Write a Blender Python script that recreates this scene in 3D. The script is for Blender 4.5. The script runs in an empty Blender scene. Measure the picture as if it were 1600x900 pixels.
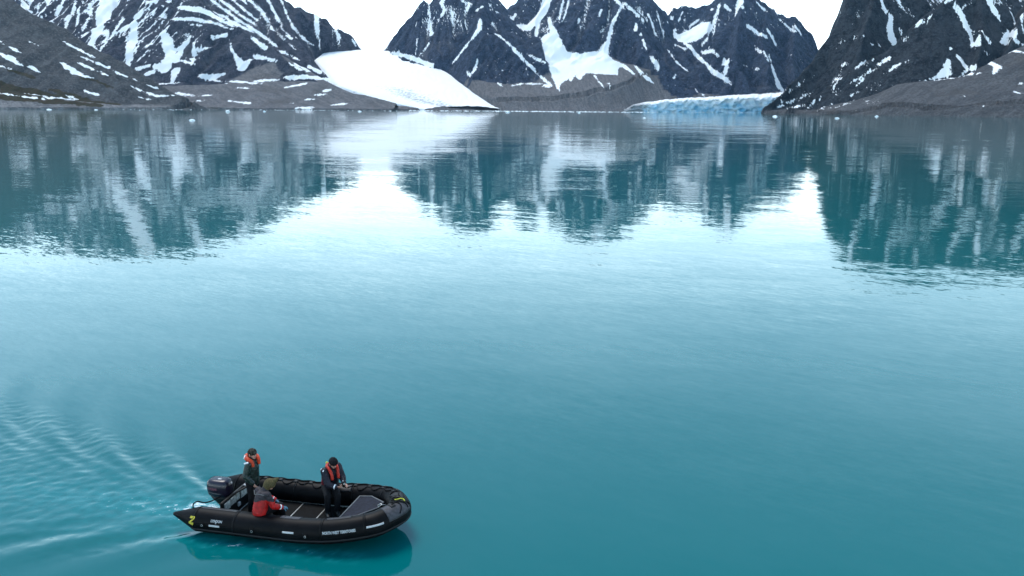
import bpy, bmesh, math, random
import numpy as np
from mathutils import Vector, Matrix

random.seed(7)
rng = np.random.default_rng(11)
S = bpy.context.scene
COL = S.collection

# ------------------------------------------------------------------ camera
CAM_H, F_PX = 10.0, 1300.0
PITCH, ROLL = math.atan(282 / F_PX), math.radians(0.43)
cp, sp, cr, sr = math.cos(PITCH), math.sin(PITCH), math.cos(ROLL), math.sin(ROLL)
right0, up0, fwd = Vector((1, 0, 0)), Vector((0, sp, cp)), Vector((0, cp, -sp))
rv = right0 * cr + up0 * sr
uv_ = up0 * cr - right0 * sr
cam_d = bpy.data.cameras.new('camera')
cam_d.sensor_width = 36
cam_d.lens = 36 * F_PX / 1600
cam_d.clip_start = 0.5
cam_d.clip_end = 60000
cam = bpy.data.objects.new('camera', cam_d)
COL.objects.link(cam)
M = Matrix((rv, uv_, -fwd)).transposed().to_4x4()
M.translation = Vector((0, 0, CAM_H))
cam.matrix_world = M
S.camera = cam

# ------------------------------------------------------------------ sky, sun, exposure
SUN_EL, SUN_AZ = math.radians(61), math.radians(-28)     # azimuth from +Y (view) towards +X
SKY_STRENGTH = 0.1
W = bpy.data.worlds.new('World')
S.world = W
W.use_nodes = True
wt = W.node_tree
wt.nodes.clear()


def nd(t, kind, **kw):
    n = t.nodes.new(kind)
    for k, v in kw.items():
        setattr(n, k, v)
    return n


def mth(t, op, a, b=None, c=None, clamp=False):
    n = t.nodes.new('ShaderNodeMath')
    n.operation = op
    n.use_clamp = clamp
    for i, v in enumerate((a, b, c)):
        if v is None:
            continue
        if isinstance(v, (int, float)):
            n.inputs[i].default_value = v
        else:
            t.links.new(v, n.inputs[i])
    return n.outputs[0]


def mixc(t, fac, a, b):
    n = t.nodes.new('ShaderNodeMix')
    n.data_type = 'RGBA'
    for i, v in ((0, fac), (6, a), (7, b)):
        if isinstance(v, (int, float)):
            n.inputs[i].default_value = v
        elif isinstance(v, tuple):
            n.inputs[i].default_value = v if len(v) == 4 else (*v, 1)
        else:
            t.links.new(v, n.inputs[i])
    return n.outputs[2]


def ramp(t, fac, lo, hi):
    n = t.nodes.new('ShaderNodeMapRange')
    n.interpolation_type = 'SMOOTHSTEP'
    t.links.new(fac, n.inputs[0])
    n.inputs[1].default_value, n.inputs[2].default_value = lo, hi
    return n.outputs[0]


def noise(t, vec, scale, detail=3.0, rough=0.5, dist=0.0):
    n = t.nodes.new('ShaderNodeTexNoise')
    n.inputs['Scale'].default_value = scale
    n.inputs['Detail'].default_value = detail
    n.inputs['Roughness'].default_value = rough
    n.inputs['Distortion'].default_value = dist
    if vec is not None:
        t.links.new(vec, n.inputs['Vector'])
    return n


def mapping(t, vec, rot=(0, 0, 0), scale=(1, 1, 1), loc=(0, 0, 0)):
    if any(rot):
        r = t.nodes.new('ShaderNodeMapping')
        r.inputs['Rotation'].default_value = rot
        t.links.new(vec, r.inputs['Vector'])
        vec, rot = r.outputs[0], (0, 0, 0)
    n = t.nodes.new('ShaderNodeMapping')
    n.inputs['Rotation'].default_value = rot
    n.inputs['Scale'].default_value = scale
    n.inputs['Location'].default_value = loc
    t.links.new(vec, n.inputs['Vector'])
    return n.outputs[0]


sky = nd(wt, 'ShaderNodeTexSky', sky_type='NISHITA', sun_disc=False)
sky.sun_elevation = SUN_EL
sky.sun_rotation = SUN_AZ
sky.air_density = 1.0
sky.dust_density = 0.4
sky.ozone_density = 3.0
tc = nd(wt, 'ShaderNodeTexCoord')
sx = nd(wt, 'ShaderNodeSeparateXYZ')
wt.links.new(tc.outputs['Generated'], sx.inputs[0])
zz = mth(wt, 'MAXIMUM', sx.outputs[2], 0.0)
# a thin layer of high cloud: thick towards the horizon, thin overhead
den = mth(wt, 'ADD', zz, 0.12)
cv = nd(wt, 'ShaderNodeCombineXYZ')
wt.links.new(mth(wt, 'DIVIDE', sx.outputs[0], den), cv.inputs[0])
wt.links.new(mth(wt, 'DIVIDE', sx.outputs[1], den), cv.inputs[1])
cn = noise(wt, cv.outputs[0], 0.55, 5, 0.5, 0.4)
tau = mth(wt, 'MULTIPLY_ADD', cn.outputs[0], 0.068, 0.020)
veil = mth(wt, 'SUBTRACT', 1.0, mth(wt, 'EXPONENT', mth(wt, 'MULTIPLY', mth(wt, 'DIVIDE', tau, mth(wt, 'POWER', mth(wt, 'ADD', zz, 0.03), 1.6)), -1.0)))
cloud_col = mixc(wt, veil, (5.0, 12.5, 15.0), (20.5, 22.5, 23.5))
skyc = mixc(wt, veil, sky.outputs[0], cloud_col)
bg = nd(wt, 'ShaderNodeBackground')
bg.inputs['Strength'].default_value = SKY_STRENGTH
wt.links.new(skyc, bg.inputs['Color'])
wo = nd(wt, 'ShaderNodeOutputWorld')
wt.links.new(bg.outputs[0], wo.inputs[0])

sun_d = bpy.data.lights.new('sun', 'SUN')
sun_d.energy = 1.5
sun_d.angle = math.radians(25)
sun_d.color = (1.0, 0.96, 0.9)
sun = bpy.data.objects.new('sun', sun_d)
COL.objects.link(sun)
sdir = Vector((math.sin(SUN_AZ) * math.cos(SUN_EL), math.cos(SUN_AZ) * math.cos(SUN_EL), math.sin(SUN_EL)))
sun.rotation_euler = sdir.to_track_quat('Z', 'Y').to_euler()
sun.location = (-200, 100, 300)

S.view_settings.view_transform = 'Standard'
S.view_settings.look = 'None'
S.view_settings.exposure = 0.95
S.view_settings.gamma = 1.0
S.cycles.max_bounces = 6
S.cycles.sample_clamp_indirect = 4.0


# ------------------------------------------------------------------ pixel <-> world
def ray(px, py):
    u, v = np.asarray(px, float) - 800, 450 - np.asarray(py, float)
    u2, v2 = u * cr - v * sr, u * sr + v * cr
    y = F_PX * cp + v2 * sp
    z = -F_PX * sp + v2 * cp
    return u2, y, z


def at_depth(px, py, Y):
    x, y, z = ray(px, py)
    k = np.asarray(Y, float) / y
    return x * k, np.asarray(Y, float) + 0 * x, CAM_H + z * k


def at_z(px, py, z0=0.0):
    x, y, z = ray(px, py)
    k = (z0 - CAM_H) / z
    return float(x * k), float(y * k), z0


def hyp(*a):
    return np.sqrt(sum(q * q for q in a))


# ------------------------------------------------------------------ object helpers
def tag(o, label=None, cat=None, group=None, kind=None):
    if label:
        o['label'] = label
    if cat:
        o['category'] = cat
    if group:
        o['group'] = group
    if kind:
        o['kind'] = kind
    return o


def link(name, me, mats=None, parent=None, smooth=True):
    me.name = name
    o = bpy.data.objects.new(name, me)
    COL.objects.link(o)
    if mats is not None:
        for m in (mats if isinstance(mats, (list, tuple)) else [mats]):
            me.materials.append(m)
    if smooth:
        me.polygons.foreach_set('use_smooth', np.ones(len(me.polygons), dtype=bool))
    if parent is not None:
        o.parent = parent
    return o


def mesh_np(name, V, Q):
    """V (n,3), Q (m,4) quads -> mesh"""
    me = bpy.data.meshes.new(name)
    V = np.asarray(V, np.float32)
    Q = np.asarray(Q, np.int32)
    me.vertices.add(len(V))
    me.vertices.foreach_set('co', V.ravel())
    me.loops.add(Q.size)
    me.loops.foreach_set('vertex_index', Q.ravel())
    me.polygons.add(len(Q))
    k = Q.shape[1]
    me.polygons.foreach_set('loop_start', np.arange(0, Q.size, k, dtype=np.int32))
    me.polygons.foreach_set('loop_total', np.full(len(Q), k, np.int32))
    me.update(calc_edges=True)
    me.validate()
    return me


def grid_quads(nx, ny):
    i = np.arange(nx * ny).reshape(ny, nx)
    return np.stack([i[:-1, :-1], i[:-1, 1:], i[1:, 1:], i[1:, :-1]], -1).reshape(-1, 4)


def attr(me, name, vals):
    a = me.attributes.new(name, 'FLOAT', 'POINT')
    a.data.foreach_set('value', np.asarray(vals, np.float32).ravel())


# ------------------------------------------------------------------ numpy noise
def _hash(ix, iy, seed):
    h = (ix.astype(np.int64) * 374761393 + iy.astype(np.int64) * 668265263 + seed * 974634777) & 0xffffffff
    h = ((h ^ (h >> 13)) * 1274126177) & 0xffffffff
    h = ((h ^ (h >> 16)) * 2246822519) & 0xffffffff
    return (h ^ (h >> 15)) & 0xffffffff


def perlin(x, y, seed=0):
    x, y = np.broadcast_arrays(np.asarray(x, float), np.asarray(y, float))
    ix, iy = np.floor(x), np.floor(y)
    fx, fy = x - ix, y - iy
    u, v = fx * fx * fx * (fx * (fx * 6 - 15) + 10), fy * fy * fy * (fy * (fy * 6 - 15) + 10)

    def g(dx, dy):
        a = _hash(ix + dx, iy + dy, seed) * (2 * np.pi / 4294967296.0)
        return np.cos(a) * (fx - dx) + np.sin(a) * (fy - dy)
    n0 = g(0, 0) * (1 - u) + g(1, 0) * u
    n1 = g(0, 1) * (1 - u) + g(1, 1) * u
    return (n0 * (1 - v) + n1 * v) * 1.5


def fbm(x, y, oct=5, seed=0, gain=0.5):
    s, a, t = 0, 1.0, 0
    for o in range(oct):
        s = s + a * perlin(x * 2 ** o + 17.3 * o, y * 2 ** o - 9.1 * o, seed + o)
        t += a
        a *= gain
    return s / t


def sstep(x, a, b):
    t = np.clip((x - a) / (b - a), 0, 1)
    return t * t * (3 - 2 * t)


# ------------------------------------------------------------------ materials
def new_mat(name):
    m = bpy.data.materials.new(name)
    m.use_nodes = True
    t = m.node_tree
    return m, t, t.nodes['Principled BSDF']


def plain(name, col, rough=0.6, spec=0.4, var=0.25, scale=8.0, metal=0.0, bump=0.0, bscale=60.0):
    m, t, b = new_mat(name)
    tc_ = nd(t, 'ShaderNodeTexCoord')
    n = noise(t, tc_.outputs['Object'], scale, 4, 0.6)
    c = mixc(t, ramp(t, n.outputs[0], 0.3, 0.7), tuple(v * (1 - var) for v in col), tuple(min(1, v * (1 + var)) for v in col))
    t.links.new(c, b.inputs['Base Color'])
    t.links.new(mth(t, 'MULTIPLY_ADD', n.outputs[0], 0.2, rough - 0.1), b.inputs['Roughness'])
    b.inputs['Specular IOR Level'].default_value = spec
    b.inputs['Metallic'].default_value = metal
    if bump > 0:
        n2 = noise(t, tc_.outputs['Object'], bscale, 3, 0.6)
        bp = nd(t, 'ShaderNodeBump')
        bp.inputs['Strength'].default_value = bump
        bp.inputs['Distance'].default_value = 0.01
        t.links.new(n2.outputs[0], bp.inputs['Height'])
        t.links.new(bp.outputs[0], b.inputs['Normal'])
    return m


def terrain_mat(name, rock_a, rock_b, scree_a, scree_b, snow_bias=0.0, stripe_rot=0.0, snow_rot=0.0):
    m, t, b = new_mat(name)
    geo = nd(t, 'ShaderNodeNewGeometry')
    pos = geo.outputs['Position']

    def at(n):
        a = nd(t, 'ShaderNodeAttribute')
        a.attribute_name = n
        return a.outputs['Fac']
    n_big = noise(t, pos, 0.012, 5, 0.55)
    n_mid = noise(t, pos, 0.06, 6, 0.65)
    n_fine = noise(t, pos, 0.22, 5, 0.7)
    # downslope streaks on the scree
    vs = mapping(t, pos, rot=(0, stripe_rot, 0), scale=(0.015, 0.03, 0.16))
    n_str = noise(t, vs, 1.0, 5, 0.6, 0.3)
    rock = mixc(t, ramp(t, n_mid.outputs[0], 0.38, 0.62), rock_a, rock_b)
    rock = mixc(t, mth(t, 'MULTIPLY', ramp(t, n_big.outputs[0], 0.45, 0.7), 0.28), rock, tuple(0.6 * x + 0.4 * y for x, y in zip(rock_b, scree_a)))
    rock = mixc(t, mth(t, 'MULTIPLY', ramp(t, n_fine.outputs[0], 0.48, 0.66), 0.6), rock, tuple(x * 2.2 for x in rock_b))
    scr = mixc(t, ramp(t, n_str.outputs[0], 0.36, 0.62), scree_a, scree_b)
    scr = mixc(t, mth(t, 'MULTIPLY', ramp(t, n_fine.outputs[0], 0.42, 0.62), 0.6), scr, tuple(x * 0.5 for x in scree_a))
    scr = mixc(t, mth(t, 'MULTIPLY', ramp(t, n_big.outputs[0], 0.5, 0.68), 0.4), scr, (0.085, 0.072, 0.064))
    rock = mixc(t, mth(t, 'MULTIPLY', ramp(t, mth(t, 'ADD', at('chute'), mth(t, 'MULTIPLY', mth(t, 'SUBTRACT', n_mid.outputs[0], 0.5), 0.6)), 0.35, 0.85), 0.38), rock, scree_a)
    fs = ramp(t, mth(t, 'ADD', at('scree'), mth(t, 'MULTIPLY', mth(t, 'SUBTRACT', n_mid.outputs[0], 0.5), 0.7)), 0.3, 0.7)
    col = mixc(t, fs, rock, scr)
    mo = ramp(t, mth(t, 'ADD', at('moss'), mth(t, 'MULTIPLY', mth(t, 'SUBTRACT', n_mid.outputs[0], 0.5), 0.9)), 0.42, 0.62)
    mcol = mixc(t, ramp(t, n_fine.outputs[0], 0.35, 0.65), (0.033, 0.034, 0.012), (0.052, 0.034, 0.020))
    col = mixc(t, mo, col, mcol)
    n_dn = noise(t, mapping(t, pos, rot=(0, snow_rot, 0), scale=(0.05, 0.1, 0.30)), 1.0, 5, 0.68)
    jitter = mth(t, 'MULTIPLY', mth(t, 'SUBTRACT', n_fine.outputs[0], 0.5), 0.8)
    jit2 = mth(t, 'MULTIPLY', mth(t, 'SUBTRACT', n_dn.outputs[0], 0.5), 1.7)
    sn = ramp(t, mth(t, 'ADD', mth(t, 'ADD', at('snow'), snow_bias), mth(t, 'ADD', jitter, jit2)), 0.47, 0.55)
    scol = mixc(t, n_big.outputs[0], (0.84, 0.86, 0.88), (0.90, 0.90, 0.90))
    col = mixc(t, sn, col, scol)
    t.links.new(col, b.inputs['Base Color'])
    b.inputs['Roughness'].default_value = 0.9
    b.inputs['Specular IOR Level'].default_value = 0.15
    bp = nd(t, 'ShaderNodeBump')
    bp.inputs['Distance'].default_value = 9.0
    t.links.new(mth(t, 'MULTIPLY', mth(t, 'SUBTRACT', 1.0, sn), 0.9), bp.inputs['Strength'])
    t.links.new(mth(t, 'ADD', n_mid.outputs[0], mth(t, 'MULTIPLY', n_fine.outputs[0], 0.7)), bp.inputs['Height'])
    t.links.new(bp.outputs[0], b.inputs['Normal'])
    return m


# valley glacier: lofted between its two margins
rows = [(2418, 170.5, 660, 786), (2445, 167.5, 640, 778), (2480, 161, 600, 768), (2530, 149, 566, 750), (2600, 136, 522, 733), (2750, 113, 505, 703),
        (2900, 95, 486, 664), (3000, 84, 500, 645), (3080, 80, 556, 632), (3300, 76, 556, 622), (3800, 69, 540, 628), (4400, 66, 530, 640)]
Rr = np.array(rows, float)


def glacier_cap(X, Y):
    xl, _, zc = at_depth(Rr[:, 2], Rr[:, 1], Rr[:, 0])
    xr_, _, _ = at_depth(Rr[:, 3], Rr[:, 1], Rr[:, 0])
    l, r, z = (np.interp(Y, Rr[:, 0], q) for q in (xl, xr_, zc))
    out = np.maximum(np.maximum(l - X, X - r), 0)
    cap_ = np.maximum(z - 4 + 1.6 * out, 1.2)
    far = np.where(X < (l + r) / 2, 3010, 2780)
    return np.where((Y < 2418) | (Y > far), 1e4, cap_)


# ------------------------------------------------------------------ terrain builder
def ridge_field(X, Y, pts, k, p, jag=5.0, seed=0, rmin=30.0):
    """pts [(px,py,D)] -> height, arc coord s, distance d, ridge height"""
    P = np.array(pts, float)
    x, y, z = at_depth(P[:, 0], P[:, 1], P[:, 2])
    n = len(x)
    if n == 1:
        x, y, z = np.r_[x, x + 1], np.r_[y, y], np.r_[z, z]
        n = 2
    sl = np.r_[0, np.cumsum(hyp(np.diff(x), np.diff(y)))]
    dmin = np.full(X.shape, 1e9)
    ws, zs, ss = 0, 0, 0
    for i in range(n - 1):
        dx, dy = x[i + 1] - x[i], y[i + 1] - y[i]
        L2 = dx * dx + dy * dy + 1e-6
        tt = np.clip(((X - x[i]) * dx + (Y - y[i]) * dy) / L2, 0, 1)
        d = hyp(X - x[i] - tt * dx, Y - y[i] - tt * dy)
        dmin = np.minimum(dmin, d)
        w = 1.0 / (d + 3.0) ** 6
        ws = ws + w
        zs = zs + w * (z[i] + tt * (z[i + 1] - z[i]))
        ss = ss + w * (sl[i] + tt * (sl[i + 1] - sl[i]))
    zr, s = zs / ws, ss / ws
    zr = zr + jag * fbm(s / 28.0, s * 0 + seed * 3.7, 4, seed + 40) * np.clip(zr / 80, 0, 1) * 1.6
    R = np.maximum(k * zr, rmin)
    h = zr * np.clip(1 - dmin / R, 0, 1) ** p - np.maximum(dmin - R, 0) * 0.2
    return h, s, dmin, R


def seg_mask(X, Y, Z, feats, amp_noise, metre_px):
    """feats: polylines [(x,z,y,w)...] in metres; signed (w - dist), biggest wins"""
    out = np.full(X.shape, -1e3)
    for F in feats:
        F = np.array(F)
        pad = F[:, 3].max() + 40
        sel = (X > F[:, 0].min() - pad) & (X < F[:, 0].max() + pad) & (Z > F[:, 1].min() - pad) & (Z < F[:, 1].max() + pad)
        sel &= (Y > F[:, 2].min() - 160) & (Y < F[:, 2].max() + 160)
        if not sel.any():
            continue
        xs, zs_ = X[sel], Z[sel]
        best = np.full(xs.shape, -1e3)
        if len(F) == 1:
            F = np.vstack([F, F + [[1.0, 0, 0, 0]]])
        for a, b_ in zip(F[:-1], F[1:]):
            dx, dz = b_[0] - a[0], b_[1] - a[1]
            tt = np.clip(((xs - a[0]) * dx + (zs_ - a[1]) * dz) / (dx * dx + dz * dz + 1e-6), 0, 1)
            best = np.maximum(best, a[3] + tt * (b_[3] - a[3]) - hyp(xs - a[0] - tt * dx, zs_ - a[1] - tt * dz))
        out[sel] = np.maximum(out[sel], best)
    return out


def poly_mask(X, Y, Z, poly):
    P = np.array(poly)
    ins = np.zeros(X.shape, bool)
    dist = np.full(X.shape, 1e3)
    n = len(P)
    for i in range(n):
        a, b_ = P[i], P[(i + 1) % n]
        dz = b_[1] - a[1]
        c = ((a[1] > Z) != (b_[1] > Z))
        with np.errstate(divide='ignore', invalid='ignore'):
            xi = (b_[0] - a[0]) * (Z - a[1]) / (dz if abs(dz) > 1e-9 else 1e-9) + a[0]
        ins ^= c & (X < xi)
        dx = b_[0] - a[0]
        tt = np.clip(((X - a[0]) * dx + (Z - a[1]) * dz) / (dx * dx + dz * dz + 1e-6), 0, 1)
        dist = np.minimum(dist, hyp(X - a[0] - tt * dx, Z - a[1] - tt * dz))
    near = (Y > P[:, 2].min() - 160) & (Y < P[:, 2].max() + 160)
    return np.where(near, np.where(ins, dist, -dist), -1e3)


def terrain(name, label, mat, xr, yr, step, rocks, screes, shore, snow, polys, moss, seed, gull=(60, 16), proc=None, rough=4.0, shore_xy=None, wscale=0.78):
    nx, ny = int((xr[1] - xr[0]) / step), int((yr[1] - yr[0]) / step)
    gx, gy = np.linspace(xr[0], xr[1], nx), np.linspace(yr[0], yr[1], ny)
    X, Y = np.meshgrid(gx, gy)
    # natural wander of the ground plan
    wx = X + 9 * fbm(X / 70, Y / 70, 3, seed + 1)
    wy = Y + 9 * fbm(X / 70, Y / 70, 3, seed + 2)
    Hr = np.full(X.shape, -60.0)
    G = np.zeros(X.shape)
    for i, (pts, k, p) in enumerate(rocks):
        h, s, d, R = ridge_field(wx, wy, pts, k, p, seed=seed + i)
        env = sstep(d / R, 0.0, 0.16) * (1 - sstep(d / R, 0.62, 0.98))
        lam, amp = gull
        warp = 0.35 * fbm(X / 120, Y / 120, 3, seed + 9)
        g1 = 1 - 2 * np.abs(perlin(s / lam + warp, d / (lam * 5.0) + i * 7.3, seed + 21 + i))
        g3 = 1 - 2 * np.abs(perlin(s / (lam * 0.17) + warp * 3, d / (lam * 1.6) + i * 5.1, seed + 41 + i))
        g2 = 1 - 2 * np.abs(perlin(s / (lam * 0.37) + warp * 2, d / (lam * 2.5) + i * 3.1, seed + 31 + i))
        h = h - env * (amp * np.clip(g1, 0, 1) + amp * 0.5 * np.clip(g2, 0, 1) + amp * 0.22 * np.clip(g3, 0, 1))
        take = h > Hr
        G = np.where(take, env * (0.5 * np.clip(g1, 0, 1) ** 2 + 0.32 * np.clip(g2, 0, 1) ** 2 + 0.22 * np.clip(g3, 0, 1) ** 2), G)
        Hr = np.maximum(Hr, h)
    Hr = Hr + rough * (fbm(X / 34, Y / 34, 5, seed + 5, 0.55)) * np.clip(Hr / 60, 0.1, 1.6)
    rid = 1 - 2 * np.abs(perlin(X / 45 + 0.2 * Y / 45, Y / 45, seed + 61))
    Hr = Hr + rough * 0.9 * rid * np.clip(Hr / 80, 0, 1.3)
    Hs = np.full(X.shape, -60.0)
    for i, (pts, k, p) in enumerate(screes):
        h, s, d, R = ridge_field(wx, wy, pts, k, p, jag=1.5, seed=seed + 70 + i)
        gs = 1 - 2 * np.abs(perlin(s / 26.0, d / 160.0, seed + 81 + i))
        h = h - 1.6 * np.clip(gs, 0, 1) * sstep(d / R, 0, .3) * (1 - sstep(d / R, .7, 1))
        Hs = np.maximum(Hs, h)
    sh = np.array(shore, float)
    shx, shy, _ = at_depth(sh[:, 0], sh[:, 0] * 0 + 172, sh[:, 1])
    if shore_xy:
        shx, shy = np.r_[[q[0] for q in shore_xy], shx], np.r_[[q[1] for q in shore_xy], shy]
    ys = np.interp(X, shx, shy) + 12 * fbm(X / 60, Y * 0, 4, seed + 90)
    sd = Y - ys
    base = np.minimum(sd * 0.08, 4.0 + 0.01 * sd) + 1.2 * fbm(X / 25, Y / 25, 3, seed + 91)
    Hs = np.maximum(Hs, base)
    Hs = Hs + 1.2 * fbm(X / 18, Y / 18, 5, seed + 6, 0.6)
    dif = Hs - Hr
    Hm = np.maximum(Hs, Hr) + np.exp(-np.abs(dif) / 9.0) * 4.5
    cap = sd * 0.42 + 0.4 + 0.005 * np.clip(sd, 0, 1e4) ** 2
    kk = 4.0
    H = np.where(Hm - cap > 60, cap, np.where(cap - Hm > 25, Hm, -kk * np.log(np.exp(-np.clip(Hm - cap, -60, 60) / kk) + 1.0) + Hm))
    H = np.minimum(H, cap)
    H = np.minimum(H, glacier_cap(X, Y))
    if shore_xy:            # the cape falls away along its far coast
        H = np.where(Y > 1995, np.minimum(H, (X - 0.2915 * Y) * 3.5 + 2.0), H)
    scree = 1 / (1 + np.exp(-np.clip(dif / 5.0, -30, 30)))

    # --- place traced features on the ground (march the sight line to the slope)
    def hit(px, py):
        x, y, z = ray(px, py)
        Yt = np.arange(yr[0], yr[1], 3.0)
        xt, zt = x / y * Yt, CAM_H + z / y * Yt
        ii = np.clip(((xt - xr[0]) / (xr[1] - xr[0]) * (nx - 1)).round().astype(int), 0, nx - 1)
        jj = np.clip(((Yt - yr[0]) / (yr[1] - yr[0]) * (ny - 1)).round().astype(int), 0, ny - 1)
        hh = H[jj, ii]
        w_ = np.nonzero(hh >= zt)[0]
        if len(w_):
            j = w_[0]
        else:
            j = int(np.argmax(hh - zt))
        return float(xt[j]), float(zt[j]), float(Yt[j])

    def conv(feats):
        out = []
        for F in feats:
            r = []
            for q in F:
                x, z, y = hit(q[0], q[1])
                r.append((x, z, y, q[2] * wscale * y / F_PX))
            if len(r) > 1:          # pointed ends
                for e, n_ in ((0, 1), (-1, -2)):
                    a, b_ = r[e], r[n_]
                    ext = tuple(a[k] + 0.18 * (a[k] - b_[k]) for k in range(3)) + (0.1 * a[3],)
                    if e == 0:
                        r.insert(0, ext)
                    else:
                        r.append(ext)
            cut = [r[0]]
            for a, b_ in zip(r[:-1], r[1:]):
                if abs(a[2] - b_[2]) > (150 if a[2] > 2300 else 90):
                    out.append(cut)
                    cut = []
                cut.append(b_)
            out.append(cut)
        return out
    mpx = np.mean(yr) / F_PX
    sm = seg_mask(X, Y, H, conv(snow), 0, mpx)
    for pl in polys:
        pw = [hit(a, b_) for a, b_ in pl]
        sm = np.maximum(sm, poly_mask(X, Y, H, pw))
    nz = fbm(X / 22, H / 22, 4, seed + 95) * 2.6 * mpx + fbm(X / 7, H / 7, 2, seed + 96) * 1.2 * mpx
    sm = np.where(sm > -500, sm + nz * 0.85, sm)
    snowv = 0.5 + sm / (3.4 * mpx)
    if proc is not None:
        snowv = np.maximum(snowv, proc(X, Y, H, G))
    snowv = np.clip(snowv, -0.6, 1.5)
    mm = seg_mask(X, Y, H, conv(moss), 0, mpx) if moss else np.full(X.shape, -1e3)
    mossv = np.clip(0.5 + (mm + nz) / (6 * mpx), 0, 1)
    H = np.maximum(H, -6.0)
    V = np.stack([X.ravel(), Y.ravel(), H.ravel()], -1)
    Q = grid_quads(nx, ny)
    Q = Q[H.ravel()[Q].max(1) > -3]
    me = mesh_np(name, V, Q)
    attr(me, 'scree', scree)
    attr(me, 'snow', snowv)
    attr(me, 'moss', mossv)
    attr(me, 'chute', G)
    o = link(name, me, mat)
    tag(o, label=label, kind='structure')
    return o


ROCK_A, ROCK_B = (0.008, 0.015, 0.034), (0.040, 0.056, 0.092)
SCR_A, SCR_B = (0.142, 0.136, 0.142), (0.205, 0.196, 0.202)
m_center = terrain_mat('blue_black_rock', ROCK_A, ROCK_B, SCR_A, SCR_B, stripe_rot=math.radians(-72), snow_rot=math.radians(-65))
m_left = terrain_mat('purple_brown_rock', (0.012, 0.016, 0.030), (0.052, 0.056, 0.078), SCR_A, SCR_B, stripe_rot=math.radians(-25), snow_rot=math.radians(60))
m_slope = terrain_mat('grey_scree', (0.04, 0.042, 0.047), (0.075, 0.076, 0.08), (0.15, 0.15, 0.155), (0.27, 0.262, 0.268), stripe_rot=math.radians(-31), snow_rot=math.radians(-31))
m_right = terrain_mat('dark_brown_rock', (0.006, 0.010, 0.016), (0.032, 0.037, 0.045), (0.080, 0.080, 0.086), (0.125, 0.123, 0.130), stripe_rot=math.radians(28), snow_rot=math.radians(-55))

# ---- the scree slope on the left shore
terrain('hill', 'grey scree slope with snow patches and mossy foot on the left shore', m_slope,
        (-1500, -560), (1380, 2120), 3.2,
        [([(-300, -185, 2150), (-120, -86, 2060), (0, -12, 2000), (50, 20, 1990), (100, 48, 1980), (150, 76, 1965), (200, 102, 1950), (250, 133, 1940), (275, 147, 1930), (330, 164, 1920)], 1.85, 1.05)],
        [([(-200, 128, 1700), (0, 140, 1680), (120, 158, 1720), (200, 166, 1790)], 2.6, 1.2)],
        [(-500, 1380), (-300, 1440), (0, 1560), (200, 1740), (300, 1900), (420, 2120), (600, 2300)],
        [[(0, 84, 3), (15, 90, 4.5), (30, 99, 3.5), (42, 105, 1.5)], [(0, 103, 1.5), (18, 108, 1.2)], [(45, 103, 2), (55, 108, 2.5), (63, 115, 1)],
         [(97, 98, 2), (110, 108, 4), (122, 115, 4), (130, 118, 1.5)], [(103, 67, 1.2), (125, 79, 2), (146, 89, 1.2)], [(125, 88, 1), (150, 98, 1.4), (171, 106, 2.2)],
         [(125, 98, 2), (137, 104, 3.2), (148, 110, 1.5)], [(150, 110, 1.2), (160, 114, 2), (169, 118, 1)], [(208, 135, 1), (225, 143, 2.4), (244, 150, 3), (272, 149, 1.2)],
         [(220, 152, 1), (234, 155, 1.3)], [(133, 142, 1.3), (152, 148, 1.6)], [(40, 146, 1.4), (62, 154, 1.6)], [(105, 149, 1.2), (122, 155, 1.6)], [(0, 65, 1.3), (30, 80, 1.1)],
         [(50, 66, 1), (60, 71, 1)], [(180, 112, 1), (196, 119, 1.2)], [(133, 119, 1), (147, 123, 1.3)], [(208, 123, 1.5), (216, 127, 1)], [(232, 133, 1), (245, 138, 1)],
         [(-40, 60, 4), (-90, 40, 5)], [(-60, 110, 4), (-100, 90, 4)]],
        [],
        [[(-120, 120, 16), (0, 145, 12), (40, 152, 9), (90, 158, 6), (150, 164, 3)], [(18, 110, 3), (50, 120, 4)], [(125, 118, 3), (150, 126, 4), (178, 137, 2)], [(80, 140, 3), (105, 147, 4), (140, 158, 4)], [(0, 130, 5), (30, 140, 4)]],
        100, gull=(45, 3), rough=1.3, wscale=0.66)

# ---- snow-gullied mountain, left
def proc_left(X, Y, H, G):
    px = X / Y
    left = sstep(-px, 0.28, 0.44)
    gl = 1 - 2 * np.abs(perlin((X - 0.42 * H) / 24 + 0.5 * fbm(X / 60, H / 60, 2, 5), H / 190 + Y / 900, 7))
    a = (gl - 0.76) * 2.4 + 0.28 * fbm(X / 60, H / 40, 3, 12) + 0.3
    a = a * left * sstep(H, 95, 150) * (1 - 0.35 * sstep(H, 330, 400))
    b = (0.36 + (G - 0.62) * 0.9 + 0.25 * fbm(X / 70, H / 50, 2, 16)) * (1 - left) * sstep(H, 150, 230)
    hi = (0.16 + 0.55 * fbm((X - 0.4 * H) / 22, H / 90, 3, 88)) * sstep(H, 330, 420)
    fl = fbm((X - 0.4 * H) / 5, H / 14, 3, 15)
    c = np.where(H > 60, 0.5 + (fl - 0.60) * 2.0, 0)
    return np.maximum(np.maximum(a, b * 0.9), np.maximum(hi, c))


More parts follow.
